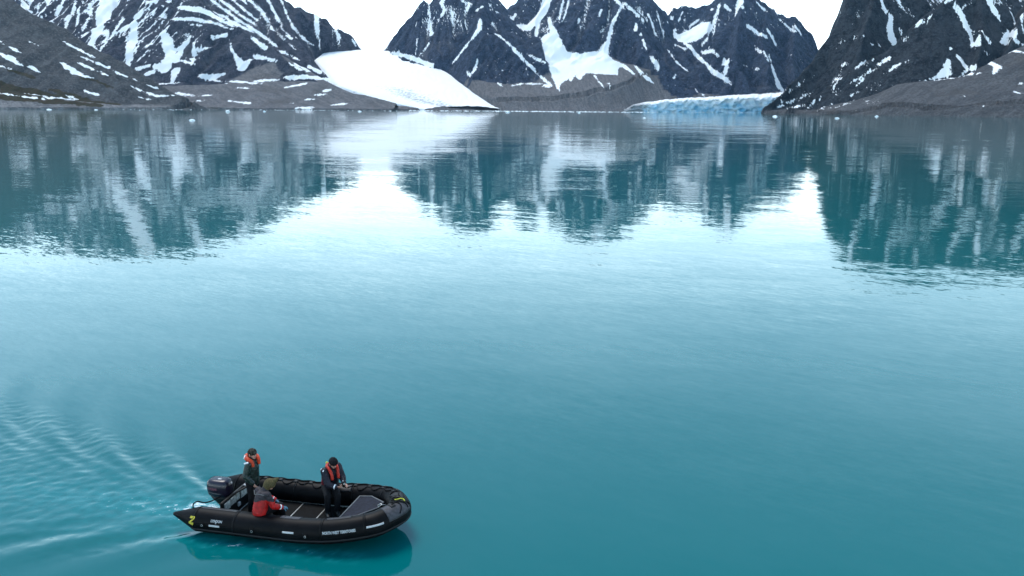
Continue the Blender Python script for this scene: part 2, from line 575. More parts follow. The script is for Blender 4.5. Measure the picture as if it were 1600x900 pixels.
terrain('mountain', 'snow streaked dark mountain with broad gullies on the left, behind the grey scree slope', m_left,
        (-2250, -330), (1880, 3240), 4.2,
        [([(-420, -90, 3000), (-200, -80, 3000), (0, -62, 3000), (120, -82, 3000), (250, -78, 3000), (330, -52, 3000), (400, -24, 3020), (440, -1, 3040), (465, 10, 3050), (482, 19, 3060)], 1.75, 1.25),
         ([(482, 19, 3060), (499, 28, 3060), (511, 31, 3060), (524, 45, 3060), (548, 57, 3060), (555, 66, 3060), (560, 74, 3060), (564, 82, 3055)], 1.35, 1.1),
         ([(235, -20, 2760), (290, -6, 2720), (335, 20, 2680), (385, 48, 2620), (430, 82, 2540), (475, 112, 2460)], 1.75, 1.2),
         ([(250, -78, 3000), (240, -20, 2760)], 1.5, 1.2),
         ([(-150, -60, 2800), (-140, 60, 2400)], 1.4, 1.2),
         ([(20, -40, 2850), (50, 60, 2500), (110, 118, 2300)], 1.5, 1.2),
         ([(482, 19, 3060), (492, 60, 2950), (505, 78, 2880)], 1.0, 1.1), ([(511, 31, 3060), (524, 60, 2960), (530, 78, 2900)], 1.0, 1.1)],
        [([(120, 120, 2200), (250, 134, 2250), (330, 132, 2300), (430, 127, 2380), (500, 128, 2430), (530, 142, 2430), (570, 149, 2420), (640, 166, 2390)], 3.6, 1.15),
         ([(440, 88, 2560), (480, 108, 2560), (515, 130, 2520)], 2.6, 1.2)],
        [(-500, 1650), (-300, 1750), (200, 1880), (330, 1980), (450, 2120), (600, 2270), (700, 2330), (760, 2450)],
        [[(172, -3, 17), (163, 25, 14), (152, 50, 11), (142, 72, 8), (152, 82, 3)], [(193, 30, 2.5), (172, 60, 2.5), (155, 83, 2)],
         [(213, 27, 4), (207, 50, 8), (203, 75, 8), (202, 95, 6), (197, 106, 5)], [(222, 65, 2), (212, 80, 2)], [(230, 80, 1.8), (216, 94, 1.6)],
         [(255, 48, 4), (262, 65, 9), (265, 90, 8), (258, 105, 12), (243, 103, 4)], [(297, 58, 3), (283, 78, 5), (275, 95, 5)], [(277, 110, 7), (270, 124, 5)],
         [(305, 65, 2), (303, 85, 3.5), (300, 100, 3)], [(288, 96, 2), (303, 100, 2.5)], [(332, 58, 3), (352, 55, 4.5)], [(360, 70, 2), (364, 80, 3), (370, 92, 4), (378, 104, 9), (391, 94, 3)],
         [(312, 118, 4), (330, 122, 6), (350, 116, 3)], [(318, 120, 2), (355, 131, 1.5)], [(215, 108, 3), (232, 103, 3)], [(228, 116, 4), (240, 112, 4)],
         [(255, 131, 1.5), (280, 129, 1.3)], [(54, -5, 5), (44, 12, 4), (37, 20, 3)], [(78, -6, 6), (66, 16, 5), (56, 32, 3)], [(100, 0, 3), (92, 20, 3), (80, 45, 2.5)],
         [(118, 2, 2.5), (106, 28, 4), (98, 55, 3)], [(130, 5, 2), (120, 40, 2)], [(141, 5, 2), (137, 28, 2.5), (130, 45, 2)],
         [(272, 30, 3), (300, 30, 3.5), (330, 34, 2.5), (360, 45, 1.5)], [(280, 12, 4), (310, 15, 5.5), (345, 26, 4.5), (388, 47, 2)], [(230, 4, 3), (245, 3, 3.5)], [(264, 2, 4)],
         [(254, 10, 2.2)], [(232, 15, 2.2)], [(253, 25, 2.2)], [(296, 38, 2), (314, 40, 1.6)], [(330, 0, 2), (370, 30, 2.5), (400, 49, 2.5), (430, 71, 2)], [(345, 0, 2.5), (378, 25, 2), (400, 40, 1.5)],
         [(365, 0, 2), (400, 30, 1.8)], [(390, 0, 2), (415, 25, 1.5)], [(420, 0, 2), (432, 25, 1.4), (440, 45, 1.4), (455, 60, 1)],
         [(437, -5, 2), (450, 28, 1.7), (465, 50, 1.6), (480, 65, 1.3), (500, 76, 1.3)], [(402, 8, 1.5), (425, 45, 1.5), (445, 62, 1.4), (458, 75, 1)],
         [(493, 20, 3), (497, 42, 4), (503, 60, 4), (509, 76, 2)], [(525, 47, 2.5), (530, 58, 2.5), (533, 74, 1.6)], [(551, 62, 2), (556, 72, 2)],
         [(395, 60, 3), (415, 75, 4.5)], [(400, 88, 4), (430, 95, 3)], [(440, 80, 1.5), (470, 95, 1)], [(463, 100, 2.5), (470, 108, 3.5)], [(450, 121, 4), (500, 122, 4.5)],
         [(398, 127, 2.5), (432, 125, 2.5)], [(450, 136, 2), (478, 130, 3.2)], [(508, 142, 3.5), (516, 140, 3)], [(495, 148, 1.2), (510, 147, 1.5)], [(465, 168, 1.5), (485, 169, 1.5)],
         [(520, 164, 1.2), (540, 162, 1.3)], [(360, 127, 1.5), (400, 130, 1.6)], [(370, 137, 1), (390, 138, 1)], [(360, 158, 1.5), (388, 161, 1.4)], [(275, 145, 1.6), (300, 149, 1.8)], [(310, 157, 1), (318, 158, 1)],
         [(310, 150, 1), (328, 149, 1.1)], [(270, 78, 2), (285, 72, 1)], [(310, 78, 3), (325, 75, 2)], [(452, 161, 1), (458, 161, 1)], [(480, 155, 1), (497, 155, 1)],
         [(60, -60, 10), (75, -20, 7)], [(190, -60, 16), (178, -20, 16)], [(110, -55, 6), (104, -10, 3)], [(280, -60, 8), (265, -15, 5)], [(350, -35, 5), (380, 0, 3)], [(-80, -40, 10), (-120, 60, 8)], [(0, -40, 8), (-30, 30, 5)]],
        [],
        [], 200, gull=(70, 19), proc=proc_left, rough=4.5)

# ---- the peaks in the centre
def proc_center(X, Y, H, G):
    fl = fbm((X + 0.3 * H) / 5, H / 13, 3, 25)
    big = fbm(X / 90, H / 90, 2, 26)
    c = 0.5 + (fl + 0.30 * big - 0.58 + 0.08 * sstep(H, 200, 330)) * 2.0
    b = 0.5 + (G - 0.66) * 0.9 + 0.35 * big
    c = np.maximum(c, np.where(H > 190, b * sstep(H, 190, 260), 0))
    hi = 0.45 * sstep(H, 420, 470)
    return np.maximum(np.where(H > 70, c, 0), hi)


terrain('mountain', 'row of dark jagged peaks with snow couloirs at the head of the fjord', m_center,
        (-560, 1300), (2280, 3420), 3.6,
        [([(590, 86, 3050), (614, 80, 3020), (626, 66, 3010), (640, 48, 3000), (648, 26, 3000), (655, 8, 3000), (662, 1, 3000), (671, 6, 3000), (678, -2, 3000), (700, -22, 3000), (720, -30, 3000), (760, -24, 3000), (777, -1, 3010), (788, 14, 3030), (798, 27, 3050)], 1.15, 1.1),
         ([(790, 18, 3210), (804, 6, 3200), (822, -14, 3200), (845, -10, 3210)], 1.1, 1.1),
         ([(868, -15, 3080), (900, -34, 3060), (930, -42, 3050), (975, -30, 3050), (1005, -12, 3050), (1022, 2, 3050), (1033, 12, 3050), (1041, 22, 3050), (1050, 34, 3040), (1056, 47, 3030)], 1.2, 1.12),
         ([(1056, 48, 3060), (1080, 50, 3090), (1105, 36, 3080)], 1.2, 1.1),
         ([(1106, 30, 3080), (1112, 6, 3060), (1130, -12, 3050), (1165, -22, 3050), (1185, -2, 3050), (1200, 11, 3050), (1212, 20, 3050), (1224, 25, 3050), (1243, 29, 3050), (1262, 46, 3050), (1257, 56, 3040), (1262, 74, 3020), (1272, 94, 2990), (1290, 128, 2940)], 1.2, 1.12),
         ([(1046, 26, 3390), (1053, 12, 3390), (1070, 11, 3390), (1085, 13, 3390), (1112, 6, 3390)], 1.0, 1.1),
         ([(748, 46, 2780), (736, 60, 2770), (722, 76, 2760), (704, 103, 2720)], 1.25, 1.1),
         ([(748, 46, 2780), (790, 60, 2765), (815, 72, 2745), (838, 87, 2720), (868, 106, 2690)], 1.25, 1.1),
         ([(752, -20, 3000), (750, 20, 2880), (748, 46, 2780)], 1.1, 1.1),
         ([(748, 46, 2780), (772, 90, 2700), (785, 124, 2620)], 1.3, 1.1),
         ([(672, 6, 3000), (690, 62, 2900), (672, 96, 2830)], 1.1, 1.1),
         ([(655, 8, 3000), (640, 85, 2880)], 1.0, 1.1),
         ([(900, -34, 3060), (892, 40, 2920), (912, 80, 2850)], 1.2, 1.1),
         ([(868, -15, 3080), (835, 35, 2980), (838, 58, 2900)], 1.0, 1.1),
         ([(975, -30, 3050), (985, 20, 2930), (1008, 68, 2810), (1050, 105, 2690), (1092, 128, 2600)], 1.3, 1.12),
         ([(980, 0, 2960), (960, 60, 2860), (956, 92, 2800)], 1.1, 1.1),
         ([(1165, -22, 3050), (1155, 40, 2900), (1146, 84, 2800), (1170, 130, 2680)], 1.25, 1.1),
         ([(1112, 6, 3060), (1104, 58, 2920), (1120, 84, 2840)], 1.0, 1.1),
         ([(1200, 11, 3050), (1190, 60, 2880), (1200, 110, 2740)], 1.1, 1.1),
         ([(1243, 29, 3050), (1238, 80, 2880), (1240, 125, 2740)], 1.0, 1.1)],
        [([(668, 104, 2760), (700, 116, 2690), (740, 126, 2630), (790, 132, 2600), (850, 128, 2640), (900, 117, 2665), (960, 116, 2665), (1040, 121, 2640), (1100, 131, 2600), (1160, 140, 2640), (1230, 142, 2680), (1290, 140, 2680)], 3.2, 1.2),
         ([(880, 95, 2760), (945, 88, 2770), (975, 98, 2760), (1010, 108, 2720)], 2.2, 1.1)],
        [(560, 2330), (700, 2400), (800, 2420), (950, 2450), (985, 2490), (1010, 2570), (1150, 2610), (1400, 2560)],
        [[(971, 10, 2), (958, 35, 3), (950, 65, 4), (945, 84, 6)], [(856, -5, 9), (850, 15, 8), (838, 32, 8), (825, 42, 9), (812, 42, 6)], [(858, 30, 2), (862, 45, 4), (870, 65, 8)],
         [(840, 38, 4), (838, 55, 2.5)], [(868, 105, 8), (870, 125, 5), (873, 140, 2)], [(895, 110, 6), (892, 125, 2.5)], [(801, 75, 3), (820, 95, 2.6), (845, 120, 2.3), (860, 133, 3.5)],
         [(830, 88, 2), (850, 98, 2.5)], [(950, 95, 7), (975, 103, 4), (990, 115, 1.6)], [(993, 104, 2.5), (1008, 120, 4), (1020, 129, 2)], [(1018, 90, 3), (1025, 100, 4.5), (1028, 109, 2)],
         [(1045, 80, 1.6), (1055, 95, 1.6), (1073, 110, 1.6)], [(994, 38, 3.5), (993, 46, 3.5)], [(1000, 54, 2.5)], [(975, 5, 2.4), (990, 18, 2.6), (1006, 32, 2.6)],
         [(1013, 23, 2.5), (1018, 35, 1.8), (1025, 55, 1.3)], [(1041, 8, 4), (1049, 28, 3.5), (1056, 45, 3)], [(1124, 8, 1.8), (1115, 35, 2.2), (1105, 60, 1.8), (1097, 70, 1.6)],
         [(1112, 15, 1.8), (1092, 30, 1.8), (1077, 42, 1.8)], [(1066, 20, 2), (1060, 34, 1.5)], [(1072, 68, 3.5), (1085, 82, 3.5), (1100, 98, 3.5), (1120, 115, 4.5), (1135, 125, 5), (1141, 131, 2)],
         [(1100, 82, 3.5), (1113, 80, 3.5), (1122, 87, 2.6)], [(1132, 92, 2.6), (1135, 105, 4), (1133, 115, 2.6)], [(1055, 70, 2), (1070, 77, 2.6)], [(1168, 40, 3.5), (1184, 52, 4.2), (1197, 58, 3.5)],
         [(1200, 48, 2.6), (1211, 68, 3.6)], [(1195, 80, 2.6), (1200, 95, 3.6)], [(1202, 88, 2.6), (1208, 110, 3.6), (1215, 130, 5), (1222, 141, 4)], [(1134, 10, 4.4), (1140, 17, 2.6)],
         [(1160, 12, 2.6)], [(1180, 75, 1.6), (1190, 83, 1.4)], [(1183, 108, 2.6)], [(1205, 12, 1.6), (1215, 22, 1.6)], [(1220, 32, 1.6), (1240, 48, 2.4)], [(1183, 4, 2.6), (1195, 16, 2.6)],
         [(1242, 40, 3.5), (1251, 53, 3)], [(670, 8, 1.6), (672, 25, 1.6), (673, 46, 2.6), (674, 53, 4)], [(690, 3, 3.5), (695, 15, 3.5), (690, 25, 2.6)], [(685, 32, 2.6)],
         [(750, 30, 3.5), (749, 45, 5), (738, 60, 2.2), (722, 80, 1.8), (708, 98, 1.8)], [(670, 68, 1.6), (655, 88, 1.4)], [(775, 54, 2.4), (790, 64, 2.4), (800, 74, 1.8)],
         [(747, 92, 1.4), (742, 108, 2.4), (735, 117, 2.4)], [(733, 8, 2.6), (730, 15, 2.6)], [(745, 16, 1.8), (755, 10, 1.6)], [(775, 19, 1.4), (780, 20, 1.4)], [(720, 0, 1.8), (735, 6, 1.8)],
         [(615, 83, 3), (640, 89, 4), (670, 101, 5), (685, 106, 2.4)], [(730, 113, 2.4), (735, 120, 1.6)], [(778, 130, 1.8), (785, 135, 1.4)], [(800, 134, 2), (815, 131, 1.4)], [(825, 131, 1.3), (845, 131, 1.3)],
         [(850, 133, 2.4), (858, 135, 2.4)], [(930, 120, 1.1), (943, 136, 1)], [(950, 130, 1), (953, 135, 1)], [(1087, 140, 1), (1100, 150, 1)], [(652, 60, 1), (650, 85, 1.2)], [(800, 28, 4), (806, 22, 2.5)],
         [(880, 0, 2), (874, 30, 1.8)], [(888, 5, 2), (880, 32, 1.6)], [(905, 30, 2), (904, 36, 1.5)], [(940, 15, 2.5), (936, 25, 2)], [(1004, 62, 2), (1009, 75, 1.4)], [(1027, 20, 1.5), (1035, 50, 1)],
         [(940, -30, 8), (970, 8, 3)], [(850, -8, 10)], [(700, -15, 5), (692, 2, 3)], [(1160, -15, 6), (1150, 20, 2)], [(1055, 116, 1.5), (1053, 122, 2)], [(905, 120, 5), (910, 112, 6)]],
        [[(845, 60), (866, 42), (875, 60), (886, 80), (905, 84), (935, 80), (948, 62), (952, 88), (968, 100), (965, 117), (920, 115), (898, 117), (880, 128), (870, 138), (862, 118), (850, 84)],
         [(1052, 47), (1060, 54), (1076, 45), (1095, 36), (1111, 34), (1109, 46), (1095, 60), (1077, 68), (1061, 66), (1051, 57)]],
        [], 300, gull=(62, 22), proc=proc_center, rough=5.0)

# ---- the big dark mountain on the right
def proc_right(X, Y, H, G):
    fl = fbm((X + 0.4 * H) / 5, H / 12, 3, 35)
    big = fbm(X / 80, H / 80, 2, 36)
    c = 0.5 + (fl + 0.25 * big - 0.64) * 2.0
    hi = (0.30 + (G - 0.45) * 0.9 + 0.3 * big) * sstep(H, 205, 240)
    st = 1 - 2 * np.abs(perlin((X - 1.0 * H) / 15, H / 60, 37))
    low = (0.16 + 0.42 * (st - 0.55) + 0.55 * fbm(X / 45, H / 26, 2, 38)) * sstep(-X / Y, -0.48, -0.40) * sstep(H, 4, 12) * (1 - sstep(H, 60, 90)) * 0.9
    return np.maximum(np.maximum(np.where(H > 25, c, 0), hi), low)


terrain('mountain', 'steep dark pyramid mountain with narrow snow gullies filling the right edge', m_right,
        (520, 1900), (1290, 2440), 3.2,
        [([(1180, 175, 2015), (1200, 163, 2040), (1220, 147, 2065), (1245, 121, 2100), (1270, 95, 2110), (1290, 66, 2120), (1305, 40, 2120), (1318, 15, 2120), (1325, -10, 2120), (1345, -52, 2140), (1400, -85, 2170), (1480, -100, 2200), (1600, -92, 2220), (1800, -95, 2240), (1950, -60, 2260)], 0.85, 1.1),
         ([(1530, -66, 1890), (1490, -16, 1860), (1462, 14, 1850), (1432, 40, 1850), (1395, 68, 1865), (1342, 104, 1890), (1292, 137, 1910), (1250, 161, 1925), (1222, 172, 1945)], 0.78, 1.05),
         ([(1640, -50, 1880), (1595, 30, 1800), (1572, 80, 1740)], 0.72, 1.1),
         ([(1530, -66, 1890), (1535, 30, 1810), (1530, 90, 1740)], 0.72, 1.1),
         ([(1400, -85, 2170), (1362, 0, 2080), (1345, 70, 2000)], 0.72, 1.1)],
        [([(1290, 166, 1830), (1342, 156, 1800), (1370, 146, 1782), (1405, 131, 1755), (1450, 126, 1712), (1500, 120, 1685), (1545, 100, 1672), (1600, 70, 1680), (1700, 50, 1690), (1850, 45, 1700)], 2.7, 1.1),
         ([(1430, 174, 1600), (1510, 161, 1530), (1600, 153, 1470), (1780, 148, 1430)], 4.0, 1.1)],
        [(1300, 1760), (1450, 1560), (1600, 1420), (1800, 1350), (2000, 1330)],
        [[(1376, -3, 3), (1382, 15, 3.6), (1391, 24, 4.4), (1390, 45, 6), (1393, 60, 8), (1398, 70, 5)], [(1404, 43, 2.2), (1408, 54, 3.5), (1407, 60, 2)], [(1404, 0, 2.6)], [(1417, 18, 2.6)],
         [(1440, 33, 4.4), (1433, 40, 3.5)], [(1455, 25, 1.6), (1450, 31, 1.6)], [(1411, 62, 2.4), (1421, 57, 2)], [(1490, 8, 3.5), (1500, 20, 5.5), (1507, 35, 7), (1515, 50, 7), (1519, 64, 3.5), (1520, 73, 1.8)],
         [(1500, 15, 2.4), (1514, 5, 1.6)], [(1484, 76, 3)], [(1531, 50, 1.8), (1545, 66, 2.6)], [(1538, 79, 2.4), (1552, 93, 2.6)], [(1543, -2, 5), (1553, 18, 5.5), (1562, 32, 2.6)],
         [(1574, -3, 5), (1580, 20, 5.5), (1585, 38, 2.6), (1600, 53, 2.4)], [(1575, 50, 3.5), (1585, 62, 4.5), (1600, 70, 3.5)], [(1495, 88, 3.5), (1503, 98, 4.5), (1510, 108, 5.4), (1522, 106, 3.6)],
         [(1510, 110, 3.6), (1500, 118, 1.6)], [(1235, 160, 1.4), (1258, 150, 1.4)], [(1212, 168, 1.2), (1225, 165, 1.1)], [(1262, 160, 1.8), (1275, 155, 1.7)], [(1285, 168, 1), (1302, 162, 1)],
         [(1330, 150, 1.8), (1341, 143, 1.8)], [(1300, 140, 1.6), (1307, 129, 1.6)], [(1341, 107, 2.6), (1351, 101, 2.4), (1364, 93, 1.6)], [(1355, 115, 1.4), (1370, 107, 1.7)],
         [(1382, 115, 1.6), (1402, 101, 2.6)], [(1370, 102, 1.6), (1387, 91, 1.3)], [(1330, 129, 1.4), (1345, 120, 1.8)], [(1336, 134, 1.8), (1348, 125, 1.3)], [(1250, 128, 1), (1268, 122, 1.5)],
         [(1235, 142, 1), (1254, 129, 1.4)], [(1415, 98, 1.4), (1422, 95, 1)], [(1352, 115, 1.5), (1372, 105, 1.4)], [(1310, 68, 1), (1320, 64, 1.6)], [(1331, 61, 1.3), (1335, 58, 1.2)], [(1371, 66, 1.5), (1376, 75, 1.8)],
         [(1590, 131, 2.4), (1600, 130, 2)], [(1587, 145, 2.2), (1600, 146, 2.4)], [(1536, 166, 1), (1540, 166, 1.2)], [(1430, 171, 1.1), (1434, 171, 1.1)], [(1566, 151, 1), (1570, 152, 1)], [(1243, 88, 1), (1250, 85, 1)],
         [(1370, -60, 5), (1374, -20, 3)], [(1480, -60, 6), (1488, -5, 4)], [(1535, -50, 7), (1541, -10, 5)], [(1585, -60, 7), (1575, -12, 5)], [(1640, -40, 8), (1660, 30, 6)], [(1430, -50, 5), (1440, -10, 3)]],
        [[(1478, 91), (1485, 94), (1486, 110), (1489, 118), (1475, 124), (1455, 126), (1446, 125), (1462, 117), (1472, 105)]],
        [[(1560, 20, 3)], ], 400, gull=(55, 15), proc=proc_right, rough=3.2, wscale=0.66, shore_xy=[(400, 2750), (572, 2500), (584, 2080), (592, 1990), (612, 1930)])

# ------------------------------------------------------------------ glaciers
def ice_mat(name, blue):
    m, t, b = new_mat(name)
    geo = nd(t, 'ShaderNodeNewGeometry')
    pos = geo.outputs['Position']
    a = nd(t, 'ShaderNodeAttribute')
    a.attribute_name = 'dirt'
    a2 = nd(t, 'ShaderNodeAttribute')
    a2.attribute_name = 'ice'
    n1 = noise(t, mapping(t, pos, scale=(0.05, 0.02, 0.05)), 1.0, 6, 0.65)
    n2 = noise(t, mapping(t, pos, rot=(0, 0, 0.5), scale=(0.12, 0.02, 0.25)), 1.0, 5, 0.7)
    snow = mixc(t, n1.outputs[0], (0.86, 0.88, 0.90), (0.91, 0.91, 0.91))
    bl = mixc(t, ramp(t, n1.outputs[0], 0.35, 0.65), (0.15, 0.46, 0.68), (0.56, 0.77, 0.86))
    bl = mixc(t, ramp(t, n2.outputs[0], 0.55, 0.75), bl, (0.70, 0.82, 0.88))
    col = mixc(t, a2.outputs['Fac'], snow, bl)
    d = ramp(t, mth(t, 'ADD', a.outputs['Fac'], mth(t, 'MULTIPLY', mth(t, 'SUBTRACT', n2.outputs[0], 0.5), 1.3)), 0.35, 0.85)
    col = mixc(t, d, col, (0.24, 0.26, 0.28))
    t.links.new(col, b.inputs['Base Color'])
    b.inputs['Roughness'].default_value = 0.6
    b.inputs['Specular IOR Level'].default_value = 0.3
    bp = nd(t, 'ShaderNodeBump')
    bp.inputs['Distance'].default_value = 2.0
    bp.inputs['Strength'].default_value = 0.4
    t.links.new(n2.outputs[0], bp.inputs['Height'])
    t.links.new(bp.outputs[0], b.inputs['Normal'])
    return m


m_ice = ice_mat('glacier_ice', True)
ny_, nx_ = 200, 140
vt = np.linspace(0, len(rows) - 1, ny_)
Dv, pyv, plv, prv = (np.interp(vt, np.arange(len(rows)), Rr[:, i]) for i in range(4))
ut = np.linspace(-0.12, 1.12, nx_)
U, PY = np.meshgrid(ut, pyv)
Dg = np.repeat(Dv[:, None], nx_, 1)
PX = plv[:, None] + (prv - plv)[:, None] * U
GX, GY, GZ = at_depth(PX, PY, Dg)
wid = ((prv - plv) * Dv / F_PX)[:, None]
edge = np.clip(np.abs(U - 0.5) * 2, 0, 2)
GZ = GZ + wid * 0.035 * (1 - edge ** 2) - 30 * np.clip(edge - 0.93, 0, 1) * 4 * (1 + 0.6 * fbm(GX / 40, GY / 40, 3, 3))
GZ = GZ + 2.2 * fbm(GX / 60, GY / 60, 4, 501) + 1.5 * fbm(GX / 12, GY / 40, 3, 502)
GZ = np.maximum(GZ, -6.0)
tongue = sstep(-GY, -2680, -2500) * sstep(0.75 - U, 0.0, 0.45) * sstep(U, 0.1, 0.3)
me = mesh_np('glacier', np.stack([GX.ravel(), GY.ravel(), GZ.ravel()], -1), grid_quads(nx_, ny_))
margin = sstep(edge + 0.10 * fbm(GX / 25, GY / 50, 3, 505), 0.84, 1.0) * sstep(-GY, -2760, -2600)
attr(me, 'dirt', np.maximum(0.60 * tongue, 0.55 * margin))
attr(me, 'ice', 0 * GX)
tag(link('glacier', me, m_ice), 'white snow covered valley glacier tongue reaching the shore between the peaks', kind='structure')

# tidewater glacier: broken blue cliff and white back
fl = np.array([(975, 2440, 172.5, 174), (1000, 2440, 164, 174), (1030, 2440, 161, 174), (1060, 2445, 158, 174), (1100, 2450, 156, 174), (1150, 2445, 154, 174), (1190, 2440, 153, 174), (1235, 2430, 151, 174)], float)
nu, nv = 520, 26
pu = np.linspace(975, 1235, nu)
Du = np.interp(pu, fl[:, 0], fl[:, 1])
ptop = np.interp(pu, fl[:, 0], fl[:, 2])
X0, Y0, Zt = at_depth(pu, ptop, Du)
ser = np.abs(perlin(X0 / 9, X0 * 0, 610)) * 3 + perlin(X0 / 30, X0 * 0 + 3, 611) * 4 + perlin(X0 / 4, X0 * 0 + 5, 613) * 1.5 + np.floor(perlin(X0 / 13, X0 * 0 + 9, 612) * 3) * 1.1
Zt = Zt + ser
V, ice, dirt = [], [], []
for j in range(nv):
    v = j / (nv - 1)
    z = -2 + (Zt + 2) * v
    blk = 4 * perlin(X0 / 17, z / 8, 620) + 2.4 * np.abs(perlin(X0 / 5, z / 5, 621)) + np.floor(3 * perlin(X0 / 12, z / 9, 622)) * 1.8
    V.append(np.stack([X0, Y0 + blk + v * 7, z], -1))
    ice.append(np.clip(0.95 - 0.8 * v ** 2 + 0.5 * perlin(X0 / 30, z / 14, 623), 0, 1))
    dirt.append(sstep(-pu, -1045, -985) * 0.9 + 0 * z)
for j in range(1, 61):
    v = j / 60
    back = 8 + 330 * v
    x, y, z = at_depth(pu, ptop - 5.5 * v ** 0.6 - 3.5 * v * sstep(pu, 1100, 1220), Du + back)
    z = z + ser * (1 - v) + 4 * fbm(X0 / 12, y / 12, 4, 630) * (1 - 0.5 * v)
    V.append(np.stack([x, y, z], -1))
    ice.append(np.clip(0.4 - v * 4 + 0 * X0, 0, 1))
    dirt.append(sstep(-pu, -1045, -985) * 0.9 * (1 - v))
V = np.concatenate(V)
me = mesh_np('glacier', V, grid_quads(nu, nv + 60))
attr(me, 'ice', np.concatenate(ice))
attr(me, 'dirt', np.concatenate(dirt))
tag(link('glacier', me, m_ice, smooth=False), 'broken blue ice cliff of a tidewater glacier at the far waterline', kind='structure')

# ------------------------------------------------------------------ boat frame
BO = Vector((-5.043, 18.707, 0.0))
BA = math.radians(-12)
BM = Matrix.Translation(BO) @ Matrix.Rotation(BA, 4, 'Z')

# ------------------------------------------------------------------ water
def spaced(lo, hi, step, out_lo, out_hi, g=1.16):
    a = list(np.arange(lo, hi, step))
    s, v = step, hi
    while v < out_hi:
        a.append(v)
        s *= g
        v += s
    a.append(out_hi)
    s, v, b = step, lo, []
    while v > out_lo:
        s *= g
        v -= s
        b.append(v)
    b.append(out_lo)
    return np.array(b[::-1] + a)


wxs = spaced(-23, 4, 0.085, -9000, 9000)
wys = spaced(14.5, 31, 0.085, -300, 12000)
X, Y = np.meshgrid(wxs, wys)
ca, sa = math.cos(BA), math.sin(BA)
lx = (X - BO.x) * ca + (Y - BO.y) * sa
ly = -(X - BO.x) * sa + (Y - BO.y) * ca


def kelvin(xi, eta, U, damp):
    k0 = 9.81 / U ** 2
    z = np.zeros_like(xi)
    th = np.linspace(-1.26, 1.26, 420)
    for a in th:
        k = k0 / math.cos(a) ** 2
        z += math.exp(-k * damp) * float(0.12 + sstep(abs(a), 0.35, 0.70)) * float(1 - sstep(abs(a), 1.02, 1.26)) * (np.cos(k * (xi * math.cos(a) + eta * math.sin(a))) + 0.0 * math.copysign(1, a) * np.sin(2 * k * (xi * math.cos(a) + eta * math.sin(a)))) / math.cos(a)
    z *= 1 - sstep(np.abs(eta), 0.36 * xi + 0.8, 0.50 * xi + 2.2)
    return z * (th[1] - th[0])


fine = (X > -24) & (X < 5) & (Y > 14) & (Y < 32)
Z = np.zeros_like(X)
foam = np.zeros_like(X)
xi, eta = -lx[fine], ly[fine]
z1 = kelvin(xi - 1.0, eta, 2.05, 0.09) * sstep(xi - 1.0, 0.2, 2.0)
z2 = kelvin(xi + 1.9, eta, 2.05, 0.07) * sstep(xi + 1.9, 0.2, 2.0)
amp = 0.10 / (1 + 0.03 * np.clip(xi, 0, 99))
fade = np.minimum.reduce([sstep(X[fine], -24, -20), sstep(-X[fine], -5, -3), sstep(Y[fine], 14, 16), sstep(-Y[fine], -32, -28)])
zz_ = -amp * (z2 - 0.5 * z1) * np.where(eta < 0, 0.42, 1.0 + 0 * eta)
# churned water behind the propeller
wch = 0.55 + 0.10 * np.clip(xi - 2.2, 0, 30)
ch = np.exp(-(eta / wch) ** 2) * sstep(xi, 2.1, 2.7) * np.exp(-np.clip(xi - 2.4, 0, 99) / 6.0)
ch += 0.35 * np.exp(-((np.abs(eta) - 0.9 - 0.10 * xi) / 0.6) ** 2) * sstep(xi, 1.0, 3.0) * np.exp(-np.clip(xi - 2.4, 0, 99) / 5.0)
wedge = 1 - sstep(np.abs(eta), 0.30 * xi + 0.9, 0.36 * xi + 1.4)
zz_ = zz_ + 0.019 * wedge * sstep(xi, 1.5, 3.5) * fbm(X[fine] / 0.36, Y[fine] / 0.26, 4, 733, 0.65)
tx, ty = xi / 0.42, eta / 0.30
zz_ = zz_ + ch * 0.045 * fbm(tx, ty, 4, 701, 0.6)
# ripples pushed off along the waterline
hull = np.abs(np.abs(eta) - 1.24 - 0.10 * np.clip(xi, -1.2, 9) * 0.4)
near = np.exp(-(hull / 0.28) ** 2) * sstep(xi, -2.4, -1.4) * (1 - sstep(xi, 1.4, 3.2)) * (eta < 0)
zz_ = zz_ + near * 0.02 * fbm(xi / 0.25, eta / 0.16, 3, 711)
Z[fine] = zz_ * fade
ftex = fbm(xi / 0.30, eta / 0.20, 5, 721, 0.65)
fm = ch * (0.75 + 1.5 * ftex) + np.clip(ftex + 0.10, 0, 1) * near * 2.3
plume = np.exp(-((xi - 2.75) / 0.55) ** 2 - ((eta - 0.15) / 0.45) ** 2)
fm = fm + plume * (0.5 + 1.0 * ftex)
foam[fine] = np.clip(fm, 0, 1.3)
me = mesh_np('water', np.stack([X.ravel(), Y.ravel(), Z.ravel()], -1), grid_quads(len(wxs), len(wys)))
attr(me, 'foam', foam)

mw, t, b = new_mat('fjord_water')
geo = nd(t, 'ShaderNodeNewGeometry')
pos = geo.outputs['Position']


def slope(scale, rot, stretch, amp, detail=2.0, rough=0.5):
    n = noise(t, mapping(t, pos, rot=(0, 0, rot), scale=(scale * stretch, scale, 1)), 1.0, detail, rough)
    v = nd(t, 'ShaderNodeVectorMath', operation='SUBTRACT')
    t.links.new(n.outputs['Color'], v.inputs[0])
    v.inputs[1].default_value = (0.5, 0.5, 0.5)
    v2 = nd(t, 'ShaderNodeVectorMath', operation='MULTIPLY')
    t.links.new(v.outputs[0], v2.inputs[0])
    v2.inputs[1].default_value = (amp * 0.6, amp, 0)
    return v2.outputs[0]


def vadd(a, b_):
    v = nd(t, 'ShaderNodeVectorMath', operation='ADD')
    t.links.new(a, v.inputs[0])
    t.links.new(b_, v.inputs[1])
    return v.outputs[0]


